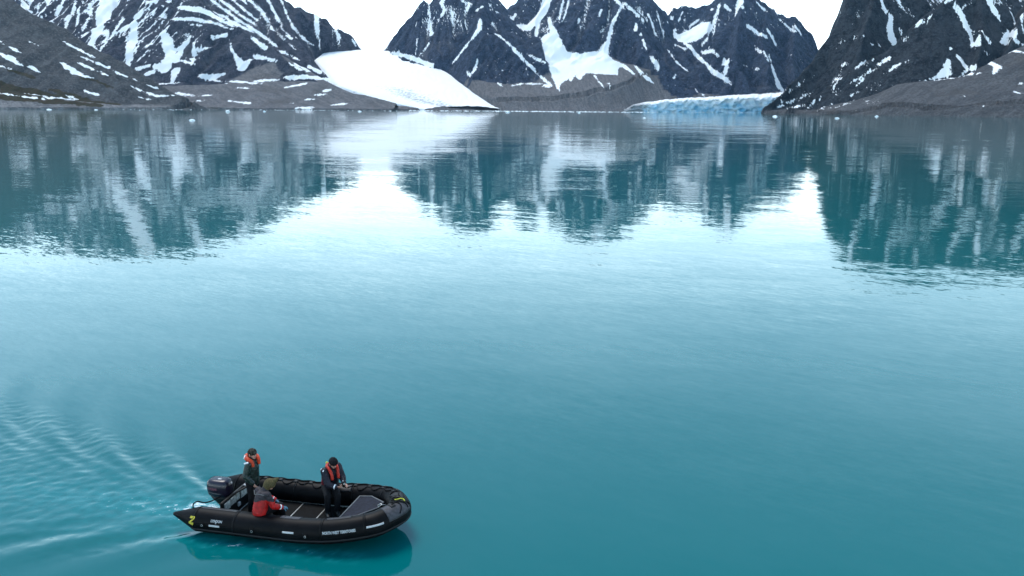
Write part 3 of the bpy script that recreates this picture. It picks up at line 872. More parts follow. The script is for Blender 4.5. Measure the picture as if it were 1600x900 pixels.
sl = vadd(vadd(slope(7.0, 0.66, 0.32, 0.05, 3.0, 0.6), slope(2.2, 0.62, 0.24, 0.030, 2.0)), vadd(vadd(slope(0.16, 0.25, 0.40, 0.022, 2.0), slope(0.62, 0.06, 0.20, 0.020, 1.5)), slope(0.03, 0.1, 0.5, 0.012, 1.0)))
# calm and ruffled patches
pat = noise(t, mapping(t, pos, rot=(0, 0, 0.3), scale=(0.012, 0.035, 1)), 1.0, 3, 0.5)
pk = nd(t, 'ShaderNodeVectorMath', operation='SCALE')
t.links.new(sl, pk.inputs[0])
t.links.new(mth(t, 'MULTIPLY_ADD', ramp(t, pat.outputs[0], 0.35, 0.65), 0.6, 0.65), pk.inputs['Scale'])
nv_ = nd(t, 'ShaderNodeVectorMath', operation='NORMALIZE')
t.links.new(vadd(geo.outputs['Normal'], pk.outputs[0]), nv_.inputs[0])
fa = nd(t, 'ShaderNodeAttribute')
fa.attribute_name = 'foam'
fn = noise(t, mapping(t, pos, rot=(0, 0, 0.2), scale=(9, 14, 9)), 1.0, 6, 0.72)
ff = mth(t, 'MULTIPLY', ramp(t, mth(t, 'ADD', mth(t, 'MULTIPLY', fa.outputs['Fac'], 0.52), mth(t, 'MULTIPLY', mth(t, 'SUBTRACT', fn.outputs[0], 0.5), 1.5)), 0.42, 0.72), 0.85)
bub = mth(t, 'MULTIPLY', mth(t, 'MINIMUM', fa.outputs['Fac'], 1.0), 0.5)
wcol = mixc(t, bub, (0.0, 0.113, 0.119), (0.02, 0.30, 0.33))
wcol = mixc(t, ff, wcol, (0.78, 0.84, 0.86))
t.links.new(wcol, b.inputs['Base Color'])
t.links.new(mth(t, 'MULTIPLY_ADD', ff, 0.5, 0.035), b.inputs['Roughness'])
b.inputs['IOR'].default_value = 1.333
b.inputs['Specular IOR Level'].default_value = 0.5
t.links.new(nv_.outputs[0], b.inputs['Normal'])
tag(link('water', me, mw), 'calm turquoise fjord water mirroring the mountains', kind='structure')

# ------------------------------------------------------------------ boat materials
m_tube = plain('black_hypalon', (0.0035, 0.0035, 0.0045), 0.5, 0.10, 0.4, 3.0, bump=0.08, bscale=25)
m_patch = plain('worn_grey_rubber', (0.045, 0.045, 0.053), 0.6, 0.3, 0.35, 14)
m_sheen = plain('sky_sheen_rubber', (0.018, 0.019, 0.024), 0.5, 0.4, 0.4, 10)  # paler rubber colour standing in for sky sheen on the tubes
m_strake = plain('rubber_strake', (0.007, 0.007, 0.008), 0.6, 0.3, 0.3, 12)
m_floor = plain('black_floorboard', (0.005, 0.0055, 0.006), 0.7, 0.08, 0.5, 9, bump=0.15)
m_alu = plain('brushed_aluminium', (0.42, 0.43, 0.42), 0.42, 0.5, 0.3, 20, metal=0.6)
m_greyplate = plain('weathered_grey_plate', (0.48, 0.48, 0.45), 0.55, 0.4, 0.4, 18)
m_white = plain('white_paint', (0.50, 0.50, 0.51), 0.6, 0.4, 0.08, 20)
m_yellow = plain('yellow_paint', (0.55, 0.46, 0.04), 0.6, 0.4, 0.25, 20)
m_cowl = plain('violet_black_paint', (0.009, 0.007, 0.018), 0.3, 0.5, 0.4, 4)
m_black = plain('matt_black_plastic', (0.005, 0.005, 0.006), 0.5, 0.4, 0.3, 15)
m_pinktext = plain('faded_red_print', (0.30, 0.12, 0.15), 0.6, 0.3, 0.2, 30)
m_rope = plain('black_rope', (0.005, 0.005, 0.006), 0.85, 0.2, 0.4, 60)
m_panel = plain('dark_slate_vinyl', (0.015, 0.016, 0.026), 0.75, 0.15, 0.45, 12, bump=0.3, bscale=40)
m_trim = plain('grey_edging', (0.15, 0.155, 0.16), 0.6, 0.3, 0.2, 20)
m_web = plain('yellow_webbing', (0.42, 0.42, 0.05), 0.8, 0.2, 0.3, 40)

boat = bpy.data.objects.new('inflatable_boat', None)
COL.objects.link(boat)
boat.location = BO
boat.rotation_euler = (0, 0, BA)
tag(boat, 'black inflatable boat with outboard motor and white lettering, carrying three people', 'boat')

# centre line of the U shaped tube, starboard stern -> bow -> port stern
YB = 0.93
half = [(-2.92, YB), (-2.6, YB), (-2.2, YB), (-1.6, YB), (-0.9, YB), (-0.2, YB), (0.4, YB), (0.95, YB - 0.005), (1.35, YB - 0.06), (1.75, YB - 0.17), (2.08, YB - 0.32), (2.30, 0.33), (2.41, 0.12)]
ctl = [(x, -y) for x, y in half] + [(x, y) for x, y in half[::-1]]


def sheer(x):
    return 0.335 + 0.26 * max(0.0, min(1.0, (x - 0.1) / 2.3)) ** 1.5 + 0.06 * max(0.0, min(1.0, (-2.2 - x) / 0.7))


def catmull(P, n):
    P = [np.array(p, float) for p in P]
    P = [2 * P[0] - P[1]] + P + [2 * P[-1] - P[-2]]
    out = []
    for i in range(1, len(P) - 2):
        for k in range(n):
            q = k / n
            a, b_, c, d = P[i - 1:i + 3]
            out.append(0.5 * (2 * b_ + (c - a) * q + (2 * a - 5 * b_ + 4 * c - d) * q * q + (3 * b_ - a - 3 * c + d) * q ** 3))
    out.append(P[-2])
    return np.array(out)


cxy = catmull(ctl, 12)
TC = np.array([(x, y, sheer(x)) for x, y in cxy])
TS = np.r_[0, np.cumsum(np.linalg.norm(np.diff(TC, axis=0), axis=1))]
TLEN = TS[-1]
TR = np.array([0.29 * min(1.0, 0.13 + 0.87 * max(0.0, (x + 2.92) / 0.66)) if x < -2.26 else 0.29 for x in TC[:, 0]])
TT = np.gradient(TC, axis=0)
TT /= np.linalg.norm(TT, axis=1)[:, None]
TN = np.stack([TT[:, 1], -TT[:, 0], 0 * TT[:, 0]], -1)
TN /= np.linalg.norm(TN, axis=1)[:, None]
TB = np.cross(TN, TT)
TB *= np.sign(TB[:, 2])[:, None]


def tube_pt(s, th, off=0.0):
    """surface point of the tube: th in degrees, 0 = outboard, 90 = top"""
    C = np.array([np.interp(s, TS, TC[:, i]) for i in range(3)])
    N = np.array([np.interp(s, TS, TN[:, i]) for i in range(3)])
    B = np.array([np.interp(s, TS, TB[:, i]) for i in range(3)])
    r = np.interp(s, TS, TR) + off
    a = math.radians(th)
    return C + r * (math.cos(a) * N + math.sin(a) * B)


def s_at_x(x, port=False):
    n = len(TC) // 2
    if not port:
        return float(np.interp(x, TC[:n, 0], TS[:n]))
    return float(TLEN - np.interp(x, TC[:n, 0], TS[:n]))


def bm_obj(name, bm, mats, parent=None, smooth=True, recalc=True):
    if recalc:
        bmesh.ops.recalc_face_normals(bm, faces=bm.faces)
    me = bpy.data.meshes.new(name)
    bm.to_mesh(me)
    bm.free()
    return link(name, me, mats, parent, smooth)


def add_loft(bm, rings, caps=True, mat=0):
    vs = [[bm.verts.new(p) for p in r] for r in rings]
    n = len(rings[0])
    for a, b_ in zip(vs[:-1], vs[1:]):
        for i in range(n):
            f = bm.faces.new((a[i], a[(i + 1) % n], b_[(i + 1) % n], b_[i]))
            f.material_index = mat
    if caps:
        for r in (vs[0][::-1], vs[-1]):
            f = bm.faces.new(r)
            f.material_index = mat


def add_tube(bm, pts, r, n=8, caps=True, mat=0):
    P = [Vector(p) for p in pts]
    rr = r if isinstance(r, (list, tuple, np.ndarray)) else [r] * len(P)
    t = [(P[min(i + 1, len(P) - 1)] - P[max(i - 1, 0)]).normalized() for i in range(len(P))]
    nv = t[0].orthogonal().normalized()
    rings = []
    for i, p in enumerate(P):
        nv = (nv - t[i] * nv.dot(t[i])).normalized()
        b_ = t[i].cross(nv)
        rings.append([p + (nv * math.cos(q) + b_ * math.sin(q)) * rr[i] for q in [2 * math.pi * k / n for k in range(n)]])
    add_loft(bm, rings, caps, mat)


def add_box(bm, c, s, rot=None, mat=0):
    Mx = Matrix.Translation(c) @ (rot.to_4x4() if rot is not None else Matrix()) @ Matrix.Diagonal((*s, 1))
    r = bmesh.ops.create_cube(bm, size=1.0, matrix=Mx)
    for f in {f for v in r['verts'] for f in v.link_faces}:
        f.material_index = mat


def tube_patch(name, s0, s1, t0, t1, off, mat, ns=14, nt=8, round_=0.0):
    """thin rubber patch glued on the tube, with edges folded into it"""
    V, nn = [], ns + 3
    nt_ = nt + 3
    for i in range(nn):
        for j in range(nt_):
            a, b_ = min(max((i - 1) / ns, 0), 1), min(max((j - 1) / nt, 0), 1)
            rim = i in (0, nn - 1) or j in (0, nt_ - 1)
            V.append(tube_pt(s0 + (s1 - s0) * a, t0 + (t1 - t0) * b_, -0.004 if rim else off))
    me = mesh_np(name, np.array(V), grid_quads(nt_, nn))
    bm = bmesh.new()
    bm.from_mesh(me)
    o = bm_obj(name, bm, mat, boat)
    return o


bm = bmesh.new()
rings = []
for i in range(0, len(TC), 2):
    rings.append([tube_pt(TS[i], 360 * k / 32) for k in range(32)])
add_loft(bm, rings)
bm_obj('tube', bm, m_tube, boat)

# heavy rubbing strake and a lower one round the outside
for th, rad in ((-24, 0.028),):
    bm = bmesh.new()
    idx = [i for i in range(0, len(TC), 2) if TC[i, 0] > -2.3]
    add_tube(bm, [tube_pt(TS[i], th, 0.0) for i in idx], rad, 8)
    bm_obj('rubbing_strake', bm, m_strake, boat)

# seams where tube sections are glued, one band each
for x, port in ((-2.24, False), (-1.2, False), (0.98, False), (1.9, False), (-2.24, True), (-0.6, True), (0.98, True), (1.9, True)):
    s0 = s_at_x(x, port)
    tube_patch('seam_band', s0 - 0.03, s0 + 0.03, -60, 210, 0.004, m_tube, 2, 24)

# sky sheen painted on the tube tops as strips, one grey grip pad
tube_patch('sheen_pad', s_at_x(-2.18), s_at_x(-1.22), 88, 128, 0.006, m_sheen)
tube_patch('sheen_pad', s_at_x(-0.12), s_at_x(0.38), 84, 122, 0.007, m_patch)
tube_patch('sheen_pad', s_at_x(1.05), s_at_x(1.62), 86, 122, 0.006, m_sheen)
tube_patch('sheen_pad', s_at_x(0.95, True), s_at_x(0.2, True), 92, 135, 0.006, m_sheen)
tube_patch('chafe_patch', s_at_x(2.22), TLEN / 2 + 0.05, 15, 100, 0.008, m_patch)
tube_patch('towing_patch', TLEN / 2 + 0.18, TLEN / 2 + 0.40, 70, 125, 0.02, m_strake, 6, 6)
for x0, th0 in ((-2.0, 4), (-0.72, 4), (0.62, 4)):
    s0 = s_at_x(x0)
    tube_patch('ring_patch', s0 - 0.06, s0 + 0.06, th0 - 12, th0 + 12, 0.006, m_tube, 4, 4)
    bm = bmesh.new()
    add_tube(bm, [tube_pt(s0 + 0.024 * math.cos(q), th0 - 3 + 4.8 * math.sin(q), 0.012) for q in np.linspace(0, 2 * math.pi, 17)], 0.0045, 6)
    bm_obj('towing_ring', bm, m_alu, boat)

# white reflective plates
PLATES = [(-1.82, -1.55, 4), (0.05, 0.33, 15), (1.92, 2.15, 22)]
for x0, x1, th0 in PLATES:
    tube_patch('white_plate', s_at_x(x0), s_at_x(x1), th0 - 4, th0 + 4.5, 0.007, m_white, 8, 3)


# lettering laid on the tube
def lettering(name, body, s0, th0, height, mat, squeeze=1.0, off=0.006, shear=0.0):
    cu = bpy.data.curves.new(name, 'FONT')
    cu.body = body
    cu.size = height * 1.38
    cu.resolution_u = 2
    cu.offset = 0.004 * height / 0.08
    tmp = bpy.data.objects.new(name, cu)
    COL.objects.link(tmp)
    dg = bpy.context.evaluated_depsgraph_get()
    me = bpy.data.meshes.new_from_object(tmp.evaluated_get(dg))
    bpy.data.objects.remove(tmp)
    bpy.data.curves.remove(cu)
    bm = bmesh.new()
    bm.from_mesh(me)
    bpy.data.meshes.remove(me)
    bmesh.ops.subdivide_edges(bm, edges=[e for e in bm.edges if e.calc_length() > 0.05], cuts=1)
    for v in bm.verts:
        v.co = Vector(tube_pt(s0 + (v.co.x + v.co.y * shear) * squeeze, th0 + math.degrees(v.co.y / 0.29), off))
    return bm_obj(name, bm, mat, boat, smooth=False, recalc=False)


lettering('lettering', 'NORTH WEST TERRITORIES', s_at_x(1.02), 13, 0.062, m_white, 0.66)
lettering('lettering', 'LYNDON', s_at_x(-1.78), 22, 0.058, m_white, 0.86, shear=0.15)
lettering('lettering', 'IV', s_at_x(-1.66), 15, 0.03, m_white, 1.0)

# yellow Z emblem at the stern cone
bm = bmesh.new()
s0, w_, h_ = s_at_x(-2.36), 0.155, 40
zz2 = [[(0.05, 0.72), (1.0, 0.72), (1.0, 1.0), (0.15, 1.0)], [(0.70, 0.72), (1.0, 0.72), (0.42, 0.28), (0.08, 0.28)], [(0, 0), (0.85, 0), (0.92, 0.28), (0.0, 0.28)]]
for q in zz2:
    vv = []
    for a, b_ in q:
        vv.append(bm.verts.new(tube_pt(s0 + a * w_, -2 + b_ * h_, 0.012)))
    bm.faces.new(vv)
bm_obj('emblem', bm, m_yellow, boat, smooth=False)

# life line: rope along the crown of the far tube with loops hanging inboard
bm = bmesh.new()
s_a, s_b = TLEN / 2 - 0.25, s_at_x(-1.9, True)
npt = 90
add_tube(bm, [tube_pt(s_a + (s_b - s_a) * k / npt, 84 + 5 * math.sin(k * 0.9), 0.016) for k in range(npt + 1)], 0.017, 6)
nl = 12
for i in range(nl):
    a, b_ = s_a + (s_b - s_a) * (i + 0.08) / nl, s_a + (s_b - s_a) * (i + 0.92) / nl
    add_tube(bm, [tube_pt(a + (b_ - a) * q, 90 + (30 + 8 * math.sin(i * 2.1)) * math.sin(math.pi * q) ** 0.7, 0.014) for q in np.linspace(0, 1, 13)], 0.012, 6)
bm_obj('life_line', bm, m_rope, boat)
for i in range(nl + 1):
    sc_ = s_a + (s_b - s_a) * i / nl
    tube_patch('rope_patch', sc_ - 0.055, sc_ + 0.055, 70, 104, 0.02, m_strake, 4, 4)
bm = bmesh.new()
for k in range(3):
    add_tube(bm, [tube_pt(TLEN / 2 - 0.22 + 0.12 * k + 0.10 * math.sin(3 * q + k), 30 + 75 * q, 0.018) for q in np.linspace(0, 1, 12)], 0.013, 6)
bm_obj('bow_rope', bm, m_rope, boat)
bm = bmesh.new()
add_tube(bm, [tube_pt(TLEN / 2 + 0.02 + 0.05 * math.sin(5 * q), 58 + 44 * q, 0.022) for q in np.linspace(0, 1, 10)], 0.019, 6)
bm_obj('bow_strap', bm, m_web, boat)

# hull bottom between the tubes
bm = bmesh.new()
rings = []
for x in np.linspace(-1.95, 2.28, 22):
    half_y = float(np.interp(x, [p[0] for p in half], [p[1] for p in half]))
    zc = sheer(x)
    kz = -0.22 + 0.62 * max(0, (x - 0.6) / 1.7) ** 1.8
    e = half_y + 0.04
    rings.append([(x, -e, zc - 0.25), (x, -e * 0.55, 0.45 * (zc - 0.25) + 0.55 * kz), (x, 0, kz), (x, e * 0.55, 0.45 * (zc - 0.25) + 0.55 * kz), (x, e, zc - 0.25), (x, 0, zc - 0.2)])
add_loft(bm, rings)
bm_obj('hull', bm, m_tube, boat)

# floorboards with aluminium joints and edge rails
xs_f = [-1.76, -1.70, -0.33, 0.33, 1.30]
for a, b_ in zip(xs_f[:-1], xs_f[1:]):
    bm = bmesh.new()
    add_box(bm, ((a + b_) / 2, 0, 0.165), (b_ - a - 0.03, 1.36, 0.03))
    bmesh.ops.bevel(bm, geom=bm.edges[:], offset=0.006, segments=1, affect='EDGES')
    bm_obj('floorboard', bm, m_floor, boat, smooth=False)
for x in xs_f[1:4]:
    bm = bmesh.new()
    add_box(bm, (x, 0, 0.176), (0.024, 1.36, 0.022))
    bmesh.ops.bevel(bm, geom=bm.edges[:], offset=0.005, segments=2, affect='EDGES')
    bm_obj('floor_joint', bm, m_alu, boat, smooth=False)
for sgn in (-1, 1):
    bm = bmesh.new()
    add_box(bm, (-0.35, sgn * 0.71, 0.19), (2.9, 0.05, 0.05))
    bmesh.ops.bevel(bm, geom=bm.edges[:], offset=0.008, segments=2, affect='EDGES')
    bm_obj('floor_rail', bm, m_greyplate, boat, smooth=False)

# transom with grey plates on its forward face
bm = bmesh.new()
add_box(bm, (-1.80, 0, 0.36), (0.055, 1.40, 0.62))
bmesh.ops.bevel(bm, geom=bm.edges[:], offset=0.012, segments=2, affect='EDGES')
tr = bm_obj('transom', bm, m_black, boat, smooth=False)
for y0, y1, z0, z1 in ((-0.60, -0.34, 0.40, 0.60), (-0.315, -0.09, 0.42, 0.61), (-0.07, 0.09, 0.43, 0.62), (0.15, 0.52, 0.40, 0.60)):
    bm = bmesh.new()
    add_box(bm, (-1.764, (y0 + y1) / 2, (z0 + z1) / 2), (0.02, y1 - y0, z1 - z0))
    bmesh.ops.bevel(bm, geom=bm.edges[:], offset=0.006, segments=2, affect='EDGES')
    bm_obj('transom_plate', bm, m_greyplate, tr, smooth=False)
bm = bmesh.new()
add_box(bm, (-1.75, 0.02, 0.31), (0.05, 0.10, 0.10))
bmesh.ops.bevel(bm, geom=bm.edges[:], offset=0.01, segments=2, affect='EDGES')
bm_obj('clamp_pad', bm, m_white, tr, smooth=False)
bm = bmesh.new()
add_box(bm, (-1.75, 0.40, 0.665), (0.08, 0.16, 0.03))
bmesh.ops.bevel(bm, geom=bm.edges[:], offset=0.01, segments=2, affect='EDGES')
bm_obj('clamp_pad', bm, m_white, tr, smooth=False)

# bow dodger board: dark panel with grey edging
PAN = [(1.22, -0.70, 0.62), (1.29, 0.42, 0.655), (1.60, 0.42, 0.685), (2.02, 0.13, 0.715), (1.94, -0.03, 0.71), (1.99, -0.15, 0.712), (1.64, -0.55, 0.68)]
bm = bmesh.new()
vt_ = [bm.verts.new(p) for p in PAN]
vb_ = [bm.verts.new((p[0], p[1], p[2] - 0.03)) for p in PAN]
bm.faces.new(vt_)
bm.faces.new(vb_[::-1])
for i in range(len(PAN)):
    j = (i + 1) % len(PAN)
    bm.faces.new((vt_[i], vt_[j], vb_[j], vb_[i]))
pan = bm_obj('bow_board', bm, m_panel, boat, smooth=False)
bm = bmesh.new()
add_tube(bm, [(p[0], p[1], p[2] + 0.004) for p in PAN + PAN[:2]], 0.017, 6)
bm_obj('edging', bm, m_trim, pan)
bm = bmesh.new()
add_tube(bm, [(1.99, -0.16, 0.73), (2.05, -0.10, 0.77), (2.12, -0.04, 0.75), (2.10, 0.02, 0.72)], 0.014, 6)
add_tube(bm, [(1.95, -0.09, 0.74), (2.02, -0.06, 0.78), (2.09, -0.09, 0.76)], 0.012, 6)
bm_obj('bow_cleat', bm, m_alu, boat)
# bulkhead below the board
bm = bmesh.new()
add_box(bm, (1.27, -0.12, 0.39), (0.03, 1.04, 0.42))
bm_obj('bow_bulkhead', bm, m_floor, boat, smooth=False)


# ------------------------------------------------------------------ outboard motor
def srect(cx, cy, z, hl, hw, n=28, e=3.2):
    out = []
    for k in range(n):
        q = 2 * math.pi * k / n
        c, s_ = math.cos(q), math.sin(q)
        out.append((cx + hl * math.copysign(abs(c) ** (2 / e), c), cy + hw * math.copysign(abs(s_) ** (2 / e), s_), z))
    return out


motor = bpy.data.objects.new('outboard_motor', None)
COL.objects.link(motor)
motor.parent = boat
motor.location = (-2.15, -0.12, -0.27)
bm = bmesh.new()
add_loft(bm, [srect(0.02, 0, 0.86, 0.25, 0.17), srect(0, 0, 0.90, 0.285, 0.195), srect(-0.005, 0, 1.02, 0.30, 0.21), srect(-0.01, 0, 1.14, 0.30, 0.21), srect(-0.01, 0, 1.22, 0.285, 0.195), srect(-0.015, 0, 1.265, 0.24, 0.155), srect(-0.015, 0, 1.28, 0.16, 0.09)])
cow = bm_obj('cowling', bm, m_cowl, motor)
bm = bmesh.new()
add_loft(bm, [srect(0.10, 0, 0.60, 0.12, 0.10), srect(0.07, 0, 0.70, 0.17, 0.13), srect(0.03, 0, 0.80, 0.23, 0.165), srect(0.02, 0, 0.858, 0.255, 0.175)])
bm_obj('lower_cowling', bm, m_black, motor)
bm = bmesh.new()
add_loft(bm, [srect(0.06, 0, 0.02, 0.10, 0.05), srect(0.08, 0, 0.35, 0.11, 0.075), srect(0.10, 0, 0.61, 0.12, 0.095)])
add_loft(bm, [srect(0.02, 0, -0.42, 0.16, 0.045), srect(0.04, 0, -0.2, 0.09, 0.03), srect(0.06, 0, 0.021, 0.09, 0.045)])
bm_obj('leg', bm, m_black, motor)
bm = bmesh.new()
add_box(bm, (0.26, -0.10, 0.60), (0.14, 0.05, 0.26))
add_box(bm, (0.26, 0.10, 0.60), (0.14, 0.05, 0.26))
add_box(bm, (0.22, 0, 0.66), (0.1, 0.18, 0.05))
bmesh.ops.bevel(bm, geom=bm.edges[:], offset=0.01, segments=2, affect='EDGES')
bm_obj('clamp_bracket', bm, m_greyplate, motor, smooth=False)
bm = bmesh.new()
add_tube(bm, [(0.22, 0.02, 0.84), (0.40, 0.04, 0.93), (0.66, 0.12, 1.08)], [0.035, 0.028, 0.022], 10)
add_tube(bm, [(0.66, 0.12, 1.08), (0.82, 0.18, 1.17)], 0.026, 10)
bm_obj('tiller', bm, m_black, motor)
bm = bmesh.new()
add_box(bm, (0.278, 0.05, 1.17), (0.03, 0.06, 0.05))
bmesh.ops.bevel(bm, geom=bm.edges[:], offset=0.006, segments=2, affect='EDGES')
bm_obj('cowl_latch', bm, m_white, motor, smooth=False)
bm = bmesh.new()
add_box(bm, (0.02, -0.03, 1.284), (0.10, 0.05, 0.016))
bmesh.ops.bevel(bm, geom=bm.edges[:], offset=0.006, segments=2, affect='EDGES')
bm_obj('cowl_latch', bm, m_white, motor, smooth=False)
# faded maker's name and pale stripe on the starboard side of the cowling
cu = bpy.data.curves.new('motor_lettering', 'FONT')
cu.body = 'YAMAHA'
cu.size = 0.105
cu.resolution_u = 2
tmp = bpy.data.objects.new('motor_lettering', cu)
COL.objects.link(tmp)
me = bpy.data.meshes.new_from_object(tmp.evaluated_get(bpy.context.evaluated_depsgraph_get()))
bpy.data.objects.remove(tmp)


def cowl_y(x, z):
    hw = np.interp(z, [0.86, 0.90, 1.02, 1.14, 1.22], [0.17, 0.195, 0.21, 0.21, 0.195])
    hl = np.interp(z, [0.86, 0.90, 1.02, 1.14, 1.22], [0.25, 0.285, 0.30, 0.30, 0.285])
    q = min(0.99, abs(x / hl))
    return -hw * (1 - q ** 3.2) ** (1 / 3.2) - 0.004


for v in me.vertices:
    x, z = -0.235 + v.co.x * 0.62, 1.05 + v.co.y
    v.co = (x, cowl_y(x, z), z)
link('motor_lettering', me, m_pinktext, motor, smooth=False)
bm = bmesh.new()
pts_u, pts_l = [], []
for q in np.linspace(0, 1, 12):
    x = -0.22 + 0.40 * q
    zu, zl = 0.995 - 0.03 * q, 0.985 - 0.055 * q + 0.05 * q ** 4
    pts_u.append(bm.verts.new((x, cowl_y(x, zu), zu)))
    pts_l.append(bm.verts.new((x, cowl_y(x, zl), min(zl, zu - 0.002))))
for i in range(11):
    bm.faces.new((pts_l[i], pts_l[i + 1], pts_u[i + 1], pts_u[i]))
bm_obj('pale_stripe', bm, m_trim, motor, smooth=False)
# fuel hose looping over the stern cone
bm = bmesh.new()
P_ = [tube_pt(s_at_x(-2.42), 92, 0.01), tube_pt(s_at_x(-2.44), 100, 0.10), (-2.33, -0.82, 0.72), (-2.24, -0.70, 0.64), (-2.14, -0.55, 0.62), (-2.06, -0.40, 0.64), (-2.02, -0.22, 0.62)]
add_tube(bm, catmull(P_, 6), 0.016, 8)
bm_obj('fuel_hose', bm, m_rope, boat)


# ------------------------------------------------------------------ people
def add_capsule(bm, a, b_, ra, rb, n=14, flat=None):
    a, b_ = Vector(a), Vector(b_)
    d = b_ - a
    L_ = d.length
    d = d.normalized() if L_ > 1e-6 else Vector((0, 0, 1))
    u = d.orthogonal().normalized()
    v = d.cross(u)
    rings = []
    for k in range(5):
        q = math.pi / 2 * (k + 0.35) / 5.35
        rings.append((a - d * ra * math.cos(q), ra * math.sin(q)))
    rings.append((a, ra))
    rings.append((b_, rb))
    for k in range(4, -1, -1):
        q = math.pi / 2 * (k + 0.35) / 5.35
        rings.append((b_ + d * rb * math.cos(q), rb * math.sin(q)))
    R_ = [[c + (u * math.cos(2 * math.pi * i / n) + v * math.sin(2 * math.pi * i / n)) * r for i in range(n)] for c, r in rings]
    add_loft(bm, R_)


def fuse(name, caps, voxel, smooth_it=4, wrinkle=0.0, seed=0, flat=None):
    """one continuous surface grown from tapered limbs; returns a mesh in boat coordinates"""
    bm = bmesh.new()
    for c in caps:
        add_capsule(bm, *c)
    bmesh.ops.recalc_face_normals(bm, faces=bm.faces)
    me = bpy.data.meshes.new(name)
    bm.to_mesh(me)
    bm.free()
    tmp = bpy.data.objects.new(name, me)
    COL.objects.link(tmp)
    md = tmp.modifiers.new('r', 'REMESH')
    md.mode = 'VOXEL'
    md.voxel_size = voxel
    sm_ = tmp.modifiers.new('s', 'SMOOTH')
    sm_.factor = 0.5
    sm_.iterations = smooth_it
    dg = bpy.context.evaluated_depsgraph_get()
    out = bpy.data.meshes.new_from_object(tmp.evaluated_get(dg))
    bpy.data.objects.remove(tmp)
    bpy.data.meshes.remove(me)
    if wrinkle > 0:
        n = len(out.vertices)
        co = np.empty(n * 3, np.float32)
        out.vertices.foreach_get('co', co)
        no = np.empty(n * 3, np.float32)
        out.vertices.foreach_get('normal', no)
        co, no = co.reshape(-1, 3), no.reshape(-1, 3)
        w1 = 1 - 2 * np.abs(perlin(co[:, 0] / 0.11 + 0.5 * co[:, 1] / 0.11 + seed, co[:, 2] / 0.075, seed))
        w2 = 1 - 2 * np.abs(perlin(co[:, 1] / 0.09 - co[:, 2] / 0.16, co[:, 0] / 0.12 + co[:, 2] / 0.06, seed + 1))
        co = co + no * (wrinkle * (0.6 * w1 + 0.4 * w2))[:, None]
        out.vertices.foreach_set('co', co.ravel().astype(np.float32))
        out.update()
    return out


def frame(fwd_, up_=(0, 0, 1)):
    f = Vector(fwd_).normalized()
    s_ = Vector(up_).cross(f).normalized()      # to the person's left
    u = f.cross(s_).normalized()
    return f, s_, u


def head_caps(c, face, up=(0, 0, 1)):
    f, l, u = frame(face, up)
    c = Vector(c)
    out = [(c + u * 0.025 - f * 0.018, c + u * 0.03 + f * 0.012, 0.092, 0.088), (c - u * 0.03 + f * 0.03, c - u * 0.075 + f * 0.052, 0.068, 0.042),
           (c + f * 0.092 + u * 0.012, c + f * 0.112 - u * 0.022, 0.011, 0.016), (c + f * 0.080 + u * 0.04 + l * 0.035, c + f * 0.080 + u * 0.04 - l * 0.035, 0.014, 0.014),
           (c + f * 0.083 - u * 0.056 + l * 0.018, c + f * 0.083 - u * 0.056 - l * 0.018, 0.011, 0.011)]
    for s_ in (-1, 1):
        out.append((c + l * 0.090 * s_ + u * 0.02, c + l * 0.092 * s_ - u * 0.022, 0.018, 0.012))
    return out


def hand_caps(wrist, direction, palm_n, curl, side, scale=1.0):
    """palm, four fingers of different length and a thumb from the side of the palm"""
    d = Vector(direction).normalized()
    n = Vector(palm_n)
    n = (n - d * n.dot(d)).normalized()
    w = d.cross(n) * side                       # towards the thumb
    wrist = Vector(wrist)
    out = []
    for o in (-0.026, -0.009, 0.009, 0.026):
        out.append((wrist + d * 0.012 + w * o * 0.8, wrist + d * 0.085 + w * o, 0.014, 0.012))
    for o, ln in ((0.030, 0.072), (0.010, 0.082), (-0.010, 0.076), (-0.029, 0.058)):
        p = wrist + d * 0.088 + w * o
        dd = d.copy()
        for k, fr in enumerate((0.45, 0.32, 0.23)):
            c_ = curl * (0.75 + 0.25 * k)
            dd = (dd * math.cos(c_) + n * math.sin(c_)).normalized()
            q = p + dd * ln * fr
            out.append((p, q, 0.0095 - 0.001 * k, 0.0088 - 0.001 * k))
            p = q
    p = wrist + d * 0.030 + w * 0.026
    dd = (d * 0.65 + w * 0.75).normalized()
    for k, ln in enumerate((0.040, 0.032, 0.024)):
        q = p + dd * ln
        out.append((p, q, 0.0125 - 0.0012 * k, 0.0112 - 0.0012 * k))
        p = q
        dd = (dd * 0.85 + n * 0.35 * (1 + curl) + d * 0.25).normalized()
    return [(a, b_, ra * scale, rb * scale) for a, b_, ra, rb in out]


def recolour(me, rule):
    for p in me.polygons:
        p.material_index = rule(p.center)


def place(name, me, mats, parent, base):
    """mesh in boat coordinates -> object standing at its base"""
    me.transform(Matrix.Translation(-Vector(base)))
    o = link(name, me, mats, parent)
    return o


def stand(o, base):
    o.matrix_world = BM @ Matrix.Translation(base)


def tube_mesh(name, pts, r, n=10):
    bm = bmesh.new()
    add_tube(bm, pts, r, n)
    bmesh.ops.recalc_face_normals(bm, faces=bm.faces)
    me = bpy.data.meshes.new(name)
    bm.to_mesh(me)
    bm.free()
    return me


